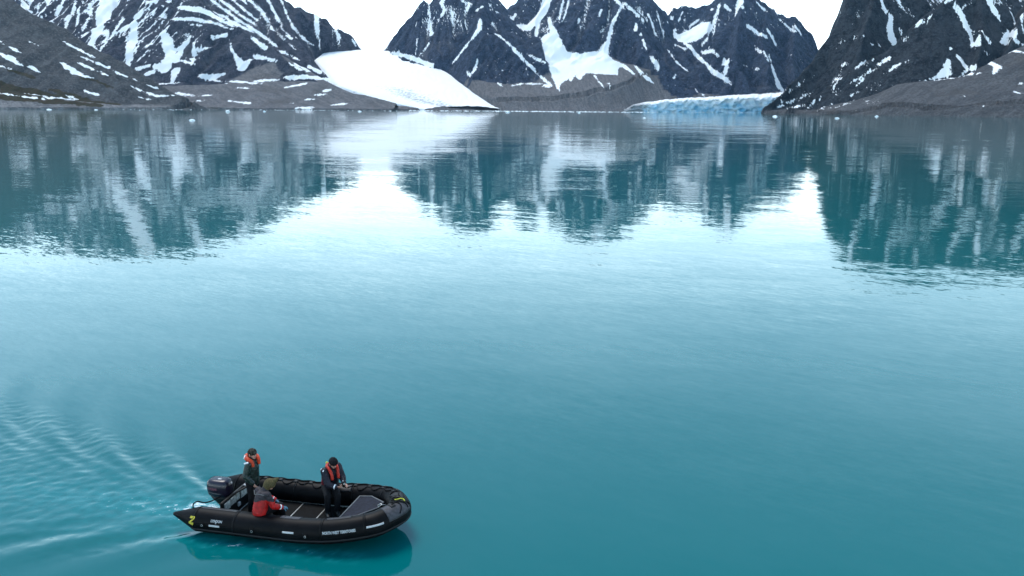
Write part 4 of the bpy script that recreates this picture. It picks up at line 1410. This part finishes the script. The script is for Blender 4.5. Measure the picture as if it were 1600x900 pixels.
def patch_mesh(name, c, nrm, along, w_, h_, thick=0.008):
    f, n_ = Vector(along).normalized(), Vector(nrm).normalized()
    s_ = n_.cross(f).normalized()
    f = s_.cross(n_)
    bm = bmesh.new()
    nn = 6
    for k in range(nn):
        pass
    rot = Matrix((f, s_, n_)).transposed()
    add_box(bm, c, (w_, h_, thick), rot)
    bmesh.ops.bevel(bm, geom=bm.edges[:], offset=thick * 0.4, segments=2, affect='EDGES')
    me = bpy.data.meshes.new(name)
    bm.to_mesh(me)
    bm.free()
    return me


m_skin = plain('skin', (0.46, 0.25, 0.19), 0.55, 0.35, 0.12, 30)
m_lip = plain('lip', (0.34, 0.12, 0.10), 0.5, 0.35, 0.1, 30)
m_eye = plain('eye', (0.02, 0.015, 0.012), 0.2, 0.5, 0.1, 30)
m_green = plain('dark_green_oilskin', (0.005, 0.017, 0.014), 0.42, 0.4, 0.5, 8)
m_trou = plain('black_trousers', (0.005, 0.005, 0.007), 0.8, 0.2, 0.4, 12)
m_boot = plain('black_rubber_boot', (0.010, 0.010, 0.010), 0.4, 0.4, 0.3, 12)
m_orange = plain('orange_life_jacket', (0.52, 0.048, 0.012), 0.55, 0.35, 0.25, 14)
m_vest = plain('red_life_vest', (0.42, 0.022, 0.010), 0.55, 0.35, 0.25, 14)
m_red = plain('bright_red_nylon', (0.36, 0.006, 0.006), 0.55, 0.35, 0.3, 10)
m_maroon = plain('maroon_nylon', (0.14, 0.008, 0.016), 0.6, 0.3, 0.4, 10)
m_navy = plain('dark_navy_nylon', (0.008, 0.008, 0.016), 0.6, 0.3, 0.4, 10)
m_yoke = plain('charcoal_nylon', (0.030, 0.024, 0.030), 0.65, 0.3, 0.4, 10)
m_refl = plain('reflective_tape', (0.72, 0.74, 0.78), 0.4, 0.5, 0.1, 30)
m_fur = plain('olive_brown_fleece', (0.085, 0.066, 0.030), 0.9, 0.2, 0.5, 45, bump=0.6, bscale=120)
m_knit = plain('black_knit', (0.008, 0.008, 0.010), 0.9, 0.2, 0.4, 60, bump=0.4, bscale=150)
m_hair = plain('brown_hair', (0.035, 0.022, 0.014), 0.7, 0.3, 0.4, 70)
m_cap = plain('dark_patterned_cap', (0.030, 0.028, 0.022), 0.85, 0.2, 0.9, 22)
m_glove = plain('blue_grey_glove', (0.05, 0.13, 0.19), 0.7, 0.3, 0.3, 25)


def eyes(c, face, up, parent, base):
    f, l, u = frame(face, up)
    for s_ in (-1, 1):
        bm = bmesh.new()
        bmesh.ops.create_uvsphere(bm, u_segments=10, v_segments=8, radius=0.0125, matrix=Matrix.Translation(Vector(c) + f * 0.088 + u * 0.018 + l * 0.033 * s_))
        me = bpy.data.meshes.new('eye')
        bm.to_mesh(me)
        bm.free()
        place('eye', me, m_eye, parent, base)


def person(base, label, J, face, head_up, hands, jacket_mats, jacket_rule, skin_hands=True, fat=1.0):
    """J: joint positions in boat coordinates"""
    V_ = {k: Vector(v) for k, v in J.items()}
    body = head_caps(V_['head'], face, head_up)
    body += [(V_['neck'], V_['head'] - Vector(head_up) * 0.05, 0.056, 0.054), (V_['chest'], V_['neck'], 0.11, 0.065), (V_['pelvis'], V_['chest'], 0.115, 0.125)]
    for s_ in 'LR':
        body += [(V_['chest'] + (V_[s_ + 'sh'] - V_['chest']) * 0.2, V_[s_ + 'sh'], 0.07, 0.052), (V_[s_ + 'sh'], V_[s_ + 'el'], 0.05, 0.038), (V_[s_ + 'el'], V_[s_ + 'wr'], 0.038, 0.027),
                 (V_['pelvis'], V_[s_ + 'hip'], 0.10, 0.088), (V_[s_ + 'hip'], V_[s_ + 'kn'], 0.082, 0.056), (V_[s_ + 'kn'], V_[s_ + 'an'], 0.054, 0.038), (V_[s_ + 'an'] + Vector((0, 0, 0.02)), V_[s_ + 'an'] * 0.25 + V_[s_ + 'toe'] * 0.75, 0.032, 0.024)]
        dr, nn_, cu_ = hands[s_]
        if skin_hands:
            body += hand_caps(V_[s_ + 'wr'], dr, nn_, cu_, 1 if s_ == 'L' else -1)
    me = fuse('person', body, 0.0065, 2)
    f, l, u = frame(face, head_up)
    hc = V_['head']

    def rule(c):
        q = c - hc
        if q.dot(f) > 0.075 and -0.07 < q.dot(u) < -0.045 and abs(q.dot(l)) < 0.03:
            return 1
        return 0
    recolour(me, rule)
    me.transform(Matrix.Translation(-Vector(base)))
    root = link('person', me, [m_skin, m_lip])
    stand(root, base)
    tag(root, label, 'person')
    eyes(hc, face, head_up, root, base)
    # jacket
    jk = [(V_['pelvis'] - Vector((0, 0, 0.02)), V_['chest'], 0.165 * fat, 0.165 * fat), (V_['chest'], V_['chest'] * 0.35 + V_['neck'] * 0.65, 0.155 * fat, 0.095),
          ((V_['chest'] * 0.3 + V_['neck'] * 0.7), V_['neck'] + (V_['head'] - V_['neck']) * 0.22, 0.085, 0.078)]
    sd = (V_['Lsh'] - V_['Rsh']).normalized()
    for q in (-1, 1):
        jk.append((V_['pelvis'] + sd * 0.06 * q, V_['chest'] + sd * 0.075 * q, 0.135 * fat, 0.125 * fat))
    for s_ in 'LR':
        sh, el, wr = V_[s_ + 'sh'], V_[s_ + 'el'], V_[s_ + 'wr']
        jk += [(V_['chest'], sh, 0.115, 0.086 * fat), (sh, el, 0.084 * fat, 0.068 * fat), (el, wr + (el - wr).normalized() * 0.015, 0.068 * fat, 0.050)]
    jm = fuse('jacket', jk, 0.012, 5, 0.011, int(abs(base[0]) * 100))
    recolour(jm, jacket_rule)
    place('jacket', jm, jacket_mats, root, base)
    # trousers and boots
    tk = [(V_['pelvis'] - Vector((0, 0, 0.01)), V_['pelvis'] + Vector((0, 0, 0.05)), 0.15, 0.14)]
    for s_ in 'LR':
        hp, kn, an = V_[s_ + 'hip'], V_[s_ + 'kn'], V_[s_ + 'an']
        tk += [(V_['pelvis'], hp, 0.135, 0.12), (hp, kn, 0.112, 0.084), (kn, an + (kn - an).normalized() * 0.05, 0.084, 0.070)]
    place('trousers', fuse('trousers', tk, 0.014, 4, 0.008, 5), m_trou, root, base)
    for s_ in 'LR':
        an, kn, toe = V_[s_ + 'an'], V_[s_ + 'kn'], V_[s_ + 'toe']
        bk = [(an + (kn - an).normalized() * 0.14, an, 0.066, 0.058), (an, an - Vector((0, 0, 0.025)), 0.060, 0.056), (an - Vector((0, 0, 0.025)), toe, 0.058, 0.046)]
        place('boot', fuse('boot', bk, 0.011, 3), m_boot, root, base)
    return root, V_


FZ = 0.185   # floor top
# --- the helmsman standing in the stern
base1 = (-1.30, -0.06, FZ)
bx, by = base1[0], base1[1]
J1 = dict(pelvis=(bx, by, FZ + 0.86), chest=(bx + 0.01, by, FZ + 1.20), neck=(bx + 0.01, by, FZ + 1.40), head=(bx + 0.05, by - 0.01, FZ + 1.535),
          Lsh=(bx + 0.03, by + 0.18, FZ + 1.33), Rsh=(bx + 0.02, by - 0.18, FZ + 1.33), Lel=(bx - 0.10, by + 0.28, FZ + 1.08), Lwr=(bx - 0.05, by + 0.17, FZ + 0.84),
          Rel=(bx - 0.02, by - 0.27, FZ + 1.06), Rwr=(bx + 0.16, by - 0.24, FZ + 0.87),
          Lhip=(bx, by + 0.095, FZ + 0.82), Rhip=(bx, by - 0.095, FZ + 0.82), Lkn=(bx + 0.03, by + 0.12, FZ + 0.45), Rkn=(bx + 0.03, by - 0.12, FZ + 0.45),
          Lan=(bx - 0.02, by + 0.13, FZ + 0.085), Ran=(bx - 0.02, by - 0.13, FZ + 0.085), Ltoe=(bx + 0.15, by + 0.15, FZ + 0.043), Rtoe=(bx + 0.15, by - 0.15, FZ + 0.043))
p1, V1 = person(base1, 'person standing at the stern in a dark green jacket and orange life vest', J1, (1, -0.32, -0.02), (0, 0, 1),
                {'L': ((-0.35, -0.25, -0.6), (-0.6, -0.3, 0.2), 0.7), 'R': ((0.6, 0.1, -0.75), (0.2, 0.9, 0.3), 0.5)}, [m_green], lambda c: 0, fat=1.0)
h = V1['head']
n_ = V1['neck']
f1, l1, u1 = frame((1, -0.32, 0))
pts = [n_ + f1 * 0.15 + l1 * 0.10 - u1 * 0.13, n_ + f1 * 0.125 + l1 * 0.105 - u1 * 0.02, n_ + f1 * 0.04 + l1 * 0.135 + u1 * 0.035, n_ - f1 * 0.07 + l1 * 0.095 + u1 * 0.06, n_ - f1 * 0.115 + u1 * 0.07,
       n_ - f1 * 0.07 - l1 * 0.095 + u1 * 0.06, n_ + f1 * 0.04 - l1 * 0.135 + u1 * 0.035, n_ + f1 * 0.125 - l1 * 0.105 - u1 * 0.02, n_ + f1 * 0.15 - l1 * 0.10 - u1 * 0.13]
cc = catmull(pts, 5)
place('life_jacket', tube_mesh('life_jacket', cc, [0.03 + 0.032 * math.sin(math.pi * min(1, max(0, (k + 3) / (len(cc) + 5)))) for k in range(len(cc))], 12), m_orange, p1, base1)
place('reflective_tape', patch_mesh('reflective_tape', n_ - f1 * 0.075 - l1 * 0.145 + u1 * 0.085, -f1 * 0.5 - l1 + u1 * 0.7, u1 * 1.0 + l1 * 0.2 - f1 * 0.2, 0.09, 0.055, 0.012), m_refl, p1, base1)
place('shoulder_tape', patch_mesh('shoulder_tape', V1['Rsh'] + Vector((-0.015, -0.062, 0.062)), (-0.1, -0.75, 0.7), (1, 0.1, 0.35), 0.12, 0.045, 0.014), m_refl, p1, base1)
hk = [(h + u1 * 0.045 - f1 * 0.02, h + u1 * 0.05 + f1 * 0.012, 0.102, 0.098), (h + u1 * 0.02 - f1 * 0.045, h - u1 * 0.02 - f1 * 0.05, 0.088, 0.07), (h + u1 * 0.045 + f1 * 0.08, h + u1 * 0.04 + f1 * 0.12, 0.03, 0.02)]
place('cap', fuse('cap', hk, 0.009, 3, 0.004, 3), m_cap, p1, base1)

# --- the person sitting on the near tube in red
bx, by = -0.70, -0.86
base2 = (bx, by, 0.56)
zt = 0.56
J2 = dict(pelvis=(bx, by + 0.02, zt + 0.12), chest=(bx + 0.05, by + 0.10, zt + 0.44), neck=(bx + 0.09, by + 0.16, zt + 0.62), head=(bx + 0.18, by + 0.23, zt + 0.70),
          Lsh=(bx - 0.10, by + 0.19, zt + 0.54), Rsh=(bx + 0.21, by + 0.02, zt + 0.54), Lel=(bx - 0.04, by + 0.40, zt + 0.32), Lwr=(bx + 0.17, by + 0.46, zt + 0.20),
          Rel=(bx + 0.34, by + 0.06, zt + 0.25), Rwr=(bx + 0.46, by + 0.24, zt + 0.145),
          Lhip=(bx - 0.06, by + 0.12, zt + 0.09), Rhip=(bx + 0.10, by + 0.06, zt + 0.09), Lkn=(bx + 0.10, by + 0.52, zt + 0.08), Rkn=(bx + 0.30, by + 0.44, zt + 0.08),
          Lan=(bx + 0.12, by + 0.56, FZ + 0.085), Ran=(bx + 0.34, by + 0.50, FZ + 0.085), Ltoe=(bx + 0.19, by + 0.70, FZ + 0.043), Rtoe=(bx + 0.43, by + 0.63, FZ + 0.043))
f2 = Vector((0.5, 0.86, 0)).normalized()


def rule2(c):
    if c.z > zt + 0.385 + 0.05 * math.sin(c.x * 9):
        return 1
    return 0


p2, V2 = person(base2, 'person sitting on the near tube in a red jacket and olive hood, back turned', J2, (0.8, 0.55, -0.35), (0.25, 0.2, 0.94),
                {'L': ((0.8, -0.2, -0.4), (0.1, -0.4, -0.9), 0.6), 'R': ((0.5, 0.75, -0.35), (-0.3, 0.2, -0.9), 0.6)}, [m_red, m_yoke], rule2, skin_hands=False, fat=1.0)
for s_, dr, nn_ in (('L', (0.9, -0.2, -0.35), (0.1, -0.4, -0.9)), ('R', (0.75, 0.6, -0.25), (-0.3, 0.2, -0.9))):
    hc_ = [(a, b_, ra * 1.35, rb * 1.35) for a, b_, ra, rb in hand_caps(V2[s_ + 'wr'], dr, nn_, 0.5, 1 if s_ == 'L' else -1)]
    hc_.append((V2[s_ + 'wr'] - Vector(dr).normalized() * 0.05, V2[s_ + 'wr'] + Vector(dr).normalized() * 0.02, 0.045, 0.038))
    place('glove', fuse('glove', hc_, 0.007, 2), m_glove, p2, base2)
    w0 = V2[s_ + 'wr'] + (V2[s_ + 'el'] - V2[s_ + 'wr']).normalized() * 0.045
    w1 = V2[s_ + 'wr'] + (V2[s_ + 'el'] - V2[s_ + 'wr']).normalized() * 0.075
    place('cuff_tape', tube_mesh('cuff_tape', [w0, w1], 0.062, 14), m_refl, p2, base2)
h = V2['head']
ff, ll, uu = frame((0.8, 0.55, -0.35), (0.25, 0.2, 0.94))
hk = [(h + uu * 0.03 - ff * 0.02, h + uu * 0.035 + ff * 0.015, 0.122, 0.117), (h - ff * 0.045 - uu * 0.02, h - ff * 0.055 - uu * 0.075, 0.105, 0.09), (h + uu * 0.08 + ff * 0.04, h + uu * 0.14 + ff * 0.09 - ll * 0.03, 0.080, 0.055),
      (h + uu * 0.14 + ff * 0.09 - ll * 0.03, h + uu * 0.19 + ff * 0.12 - ll * 0.05, 0.050, 0.032)]
place('hood', fuse('hood', hk, 0.010, 4, 0.003, 8), m_fur, p2, base2)
# pale piping round the yoke seen from behind
place('shoulder_piping', tube_mesh('shoulder_piping', catmull([V2['Lsh'] + Vector((-0.07, -0.07, 0.03)), V2['chest'] + Vector((-0.115, -0.145, 0.115)), V2['chest'] + Vector((-0.03, -0.155, 0.135)), V2['Rsh'] + Vector((-0.02, -0.095, 0.03))], 6), 0.006, 6), m_trim, p2, base2)

# --- the person sitting on the far tube near the bow
bx, by = 0.38, 0.74
base3 = (bx, by, 0.66)
zt = 0.65
J3 = dict(pelvis=(bx, by - 0.02, zt + 0.12), chest=(bx + 0.06, by - 0.10, zt + 0.45), neck=(bx + 0.11, by - 0.16, zt + 0.64), head=(bx + 0.19, by - 0.21, zt + 0.755),
          Lsh=(bx + 0.20, by + 0.02, zt + 0.57), Rsh=(bx + 0.00, by - 0.30, zt + 0.55), Lel=(bx + 0.36, by - 0.08, zt + 0.34), Lwr=(bx + 0.48, by - 0.24, zt + 0.27),
          Rel=(bx + 0.14, by - 0.46, zt + 0.30), Rwr=(bx + 0.36, by - 0.44, zt + 0.24),
          Lhip=(bx + 0.08, by - 0.06, zt + 0.09), Rhip=(bx - 0.06, by - 0.14, zt + 0.09), Lkn=(bx + 0.36, by - 0.40, zt + 0.02), Rkn=(bx + 0.16, by - 0.52, zt + 0.02),
          Lan=(bx + 0.38, by - 0.48, FZ + 0.085), Ran=(bx + 0.18, by - 0.60, FZ + 0.085), Ltoe=(bx + 0.48, by - 0.61, FZ + 0.043), Rtoe=(bx + 0.26, by - 0.74, FZ + 0.043))
f3 = Vector((0.8, -0.6, 0)).normalized()
l3 = Vector((0.6, 0.8, 0)).normalized()
ch3 = Vector(J3['chest'])


def rule3(c):
    q = c - ch3
    if q.dot(f3) < -0.005 and q.z < 0.10:
        return 1
    return 0


p3, V3 = person(base3, 'person in black beanie and navy jacket sitting on the far tube near the bow', J3, (0.85, -0.50, -0.42), (0.30, -0.2, 0.93),
                {'L': ((0.75, -0.55, -0.1), (-0.2, -0.5, -0.8), 0.55), 'R': ((0.9, 0.2, 0.15), (0.1, 0.6, 0.6), 0.75)}, [m_navy, m_maroon], rule3, fat=1.2)
h, n_ = V3['head'], V3['neck']
ff, ll, uu = frame((0.85, -0.50, -0.42), (0.30, -0.2, 0.93))
hk = [(h + uu * 0.05 - ff * 0.015, h + uu * 0.055 + ff * 0.012, 0.108, 0.104), (h + uu * 0.02 - ff * 0.05, h - uu * 0.01 - ff * 0.05, 0.088, 0.075), (h + uu * 0.12, h + uu * 0.135, 0.05, 0.04)]
place('beanie', fuse('beanie', hk, 0.009, 3, 0.004, 6), m_knit, p3, base3)
f1, l1, u1 = f3, l3, Vector((0, 0, 1))
pts = [n_ + f1 * 0.20 + l1 * 0.085 - u1 * 0.26, n_ + f1 * 0.175 + l1 * 0.09 - u1 * 0.12, n_ + f1 * 0.10 + l1 * 0.11 - u1 * 0.01, n_ - f1 * 0.02 + l1 * 0.105 + u1 * 0.035, n_ - f1 * 0.095 + u1 * 0.045,
       n_ - f1 * 0.02 - l1 * 0.105 + u1 * 0.035, n_ + f1 * 0.10 - l1 * 0.11 - u1 * 0.01, n_ + f1 * 0.175 - l1 * 0.09 - u1 * 0.12, n_ + f1 * 0.20 - l1 * 0.085 - u1 * 0.26]
place('life_jacket', tube_mesh('life_jacket', catmull(pts, 5), 0.037, 12), m_vest, p3, base3)
place('shoulder_tape', patch_mesh('shoulder_tape', V3['Rsh'] + Vector((-0.035, -0.055, 0.062)), (-0.45, -0.6, 0.7), (0.75, -0.55, -0.1), 0.15, 0.05, 0.016), m_refl, p3, base3)
for s_ in 'LR':
    dd = (V3[s_ + 'el'] - V3[s_ + 'wr']).normalized()
    place('cuff_tape', tube_mesh('cuff_tape', [V3[s_ + 'wr'] + dd * 0.03, V3[s_ + 'wr'] + dd * 0.075], 0.060, 14), m_refl, p3, base3)
bm = bmesh.new()
add_tube(bm, [V3['chest'] + Vector((-0.16, 0.16, 0.10)), V3['chest'] + Vector((-0.15, 0.13, 0.20))], 0.03, 8)
me = bpy.data.meshes.new('buckle')
bm.to_mesh(me)
bm.free()
place('buckle', me, m_web, p3, base3)

# hand held radio with its aerial, held in front of the chest by the person at the bow
rc = (V3['Lwr'] + V3['Rwr']) / 2 + Vector((0.10, -0.02, 0.045))
bm = bmesh.new()
add_box(bm, (0, 0, 0), (0.045, 0.07, 0.15))
bmesh.ops.bevel(bm, geom=bm.edges[:], offset=0.01, segments=2, affect='EDGES')
radio = bm_obj('radio', bm, m_black)
radio.matrix_world = BM @ Matrix.Translation(rc) @ Matrix.Rotation(math.radians(-35), 4, 'Z')
tag(radio, 'black hand held radio with a stub aerial held by the person at the bow', 'radio')
bm = bmesh.new()
add_tube(bm, [(0.0, 0.022, 0.07), (0.0, 0.024, 0.16), (0.0, 0.026, 0.25)], [0.010, 0.008, 0.006], 8)
bm_obj('aerial', bm, m_black, radio)
bm = bmesh.new()
add_box(bm, (0.024, 0, 0.02), (0.006, 0.045, 0.035))
bm_obj('display', bm, m_greyplate, radio, smooth=False)

# ------------------------------------------------------------------ drifting ice
m_floe, t, b = new_mat('floe_ice')
tc_ = nd(t, 'ShaderNodeTexCoord')
nn = noise(t, tc_.outputs['Object'], 0.6, 4, 0.6)
t.links.new(mixc(t, nn.outputs[0], (0.62, 0.78, 0.86), (0.88, 0.90, 0.91)), b.inputs['Base Color'])
b.inputs['Roughness'].default_value = 0.5


def floe_mesh(w_, d_, h_, seed):
    r = random.Random(seed)
    bm = bmesh.new()
    for i in range(42):
        a = r.random() * 2 * math.pi
        q = r.random() ** 0.5
        z = h_ * (1 - q ** 2 * 0.85) * (0.35 + 0.65 * r.random())
        bm.verts.new((w_ / 2 * q * math.cos(a), d_ / 2 * q * math.sin(a), z if r.random() > 0.35 else -0.3 * h_))
    bmesh.ops.convex_hull(bm, input=bm.verts[:])
    for v in [v for v in bm.verts if not v.link_faces]:
        bm.verts.remove(v)
    bmesh.ops.subdivide_edges(bm, edges=bm.edges[:], cuts=1, use_grid_fill=True)
    for v in bm.verts:
        v.co += Vector((r.uniform(-1, 1) * w_ * 0.05, r.uniform(-1, 1) * d_ * 0.05, r.uniform(-1, 1) * h_ * 0.12))
    me = bpy.data.meshes.new('ice_floe')
    bm.to_mesh(me)
    bm.free()
    return me


FLOES = [(300, 188.3, 9, 2.2, 'low white ice floe lying out on the water, farthest from the left shore'),
         (356, 174.8, 7, 2.6, 'small white ice lump at the waterline below the left mountain'),
         (413, 174.6, 5, 1.6, 'tiny ice lump right of the other one below the left moraine'),
         (77, 171.6, 7, 1.6, 'flat ice piece at the waterline under the mossy slope'),
         (150, 172.0, 5, 1.5, 'small ice piece at the waterline in the middle of the grey scree slope'),
         (562, 174.6, 6, 1.8, 'ice lump at the waterline left of the valley glacier toe'),
         (793, 175.8, 9, 1.6, 'long low ice floe just right of the valley glacier toe'),
         (905, 176.8, 5, 1.5, 'small ice floe before the grey moraine under the middle peaks'),
         (1007, 184.6, 5, 1.4, 'lone small ice floe on open water in front of the blue ice cliff'),
         (1211, 182.6, 9, 2.4, 'wide low ice floe off the left foot of the right mountain'),
         (1308, 185.2, 7, 2.2, 'bluish ice floe on the water before the right mountain, nearest of its row'),
         (1342, 179.6, 8, 3.4, 'tall white ice block stranded on the shore of the right mountain'),
         (1370, 182.4, 6, 2.0, 'small ice floe right of the stranded ice block'),
         (1380, 178.9, 5, 1.6, 'thin ice piece on the waterline behind the right hand floes')]
for i, (px, py, wpx, hpx, lab) in enumerate(FLOES):
    x, y, _ = at_z(px, py)
    k = y / F_PX
    o = link('ice_floe', floe_mesh(wpx * k, wpx * k * 1.6, hpx * k * 1.2, 900 + i), m_floe, smooth=False)
    o.location = (x, y, 0)
    tag(o, lab, 'ice floe', 'ice floes drifting along the far shore')

# brash ice strung along the far waterline
bm = bmesh.new()
r = random.Random(5)
for i in range(900):
    px = r.choice([r.uniform(640, 1010), r.uniform(0, 660), r.uniform(1010, 1420), r.gauss(860, 90)])
    off = {True: 7.2, False: 6.5}[px < 300] if px < 640 else (5.7 if px < 1180 else 5.7 + (px - 1180) * 0.006)
    py = 168 + (px - 800) * 0.0075 + off + abs(r.gauss(0, 0.35))
    x, y, _ = at_z(px, py)
    s_ = r.uniform(0.5, 1.0) ** 2 * (7.0 if 640 < px < 1010 else 4.0)
    h_ = s_ * r.uniform(0.12, 0.3)
    vv = [bm.verts.new((x + s_ * r.uniform(0.4, 0.8) * math.cos(a), y + s_ * r.uniform(0.4, 0.8) * math.sin(a), -0.1)) for a in (0, 1.3, 2.5, 3.8, 5.1)]
    tp = bm.verts.new((x, y, h_))
    tp2 = bm.verts.new((x + s_ * 0.25, y, h_ * 0.8))
    for a in range(5):
        bm.faces.new((vv[a], vv[(a + 1) % 5], tp if a % 2 else tp2))
    bm.faces.new((vv[0], tp, tp2)) if False else None
me = bpy.data.meshes.new('brash_ice')
bm.to_mesh(me)
bm.free()
tag(link('brash_ice', me, m_floe, smooth=False), 'thin line of white brash ice along the far waterline', kind='stuff')


# ------------------------------------------------------------------ thin blue sea air
bm = bmesh.new()
add_box(bm, (0, 5850, 266.5), (18400, 12800, 547))
mh = bpy.data.materials.new('haze')
mh.use_nodes = True
mh.node_tree.nodes.clear()
pv = mh.node_tree.nodes.new('ShaderNodeVolumePrincipled')
pv.inputs['Color'].default_value = (0.40, 0.70, 1.0, 1)
pv.inputs['Density'].default_value = 0.000018
pv.inputs['Anisotropy'].default_value = 0.1
ho = mh.node_tree.nodes.new('ShaderNodeOutputMaterial')
mh.node_tree.links.new(pv.outputs[0], ho.inputs['Volume'])
tag(bm_obj('haze', bm, mh, smooth=False), 'faint blue air over the fjord', kind='stuff')
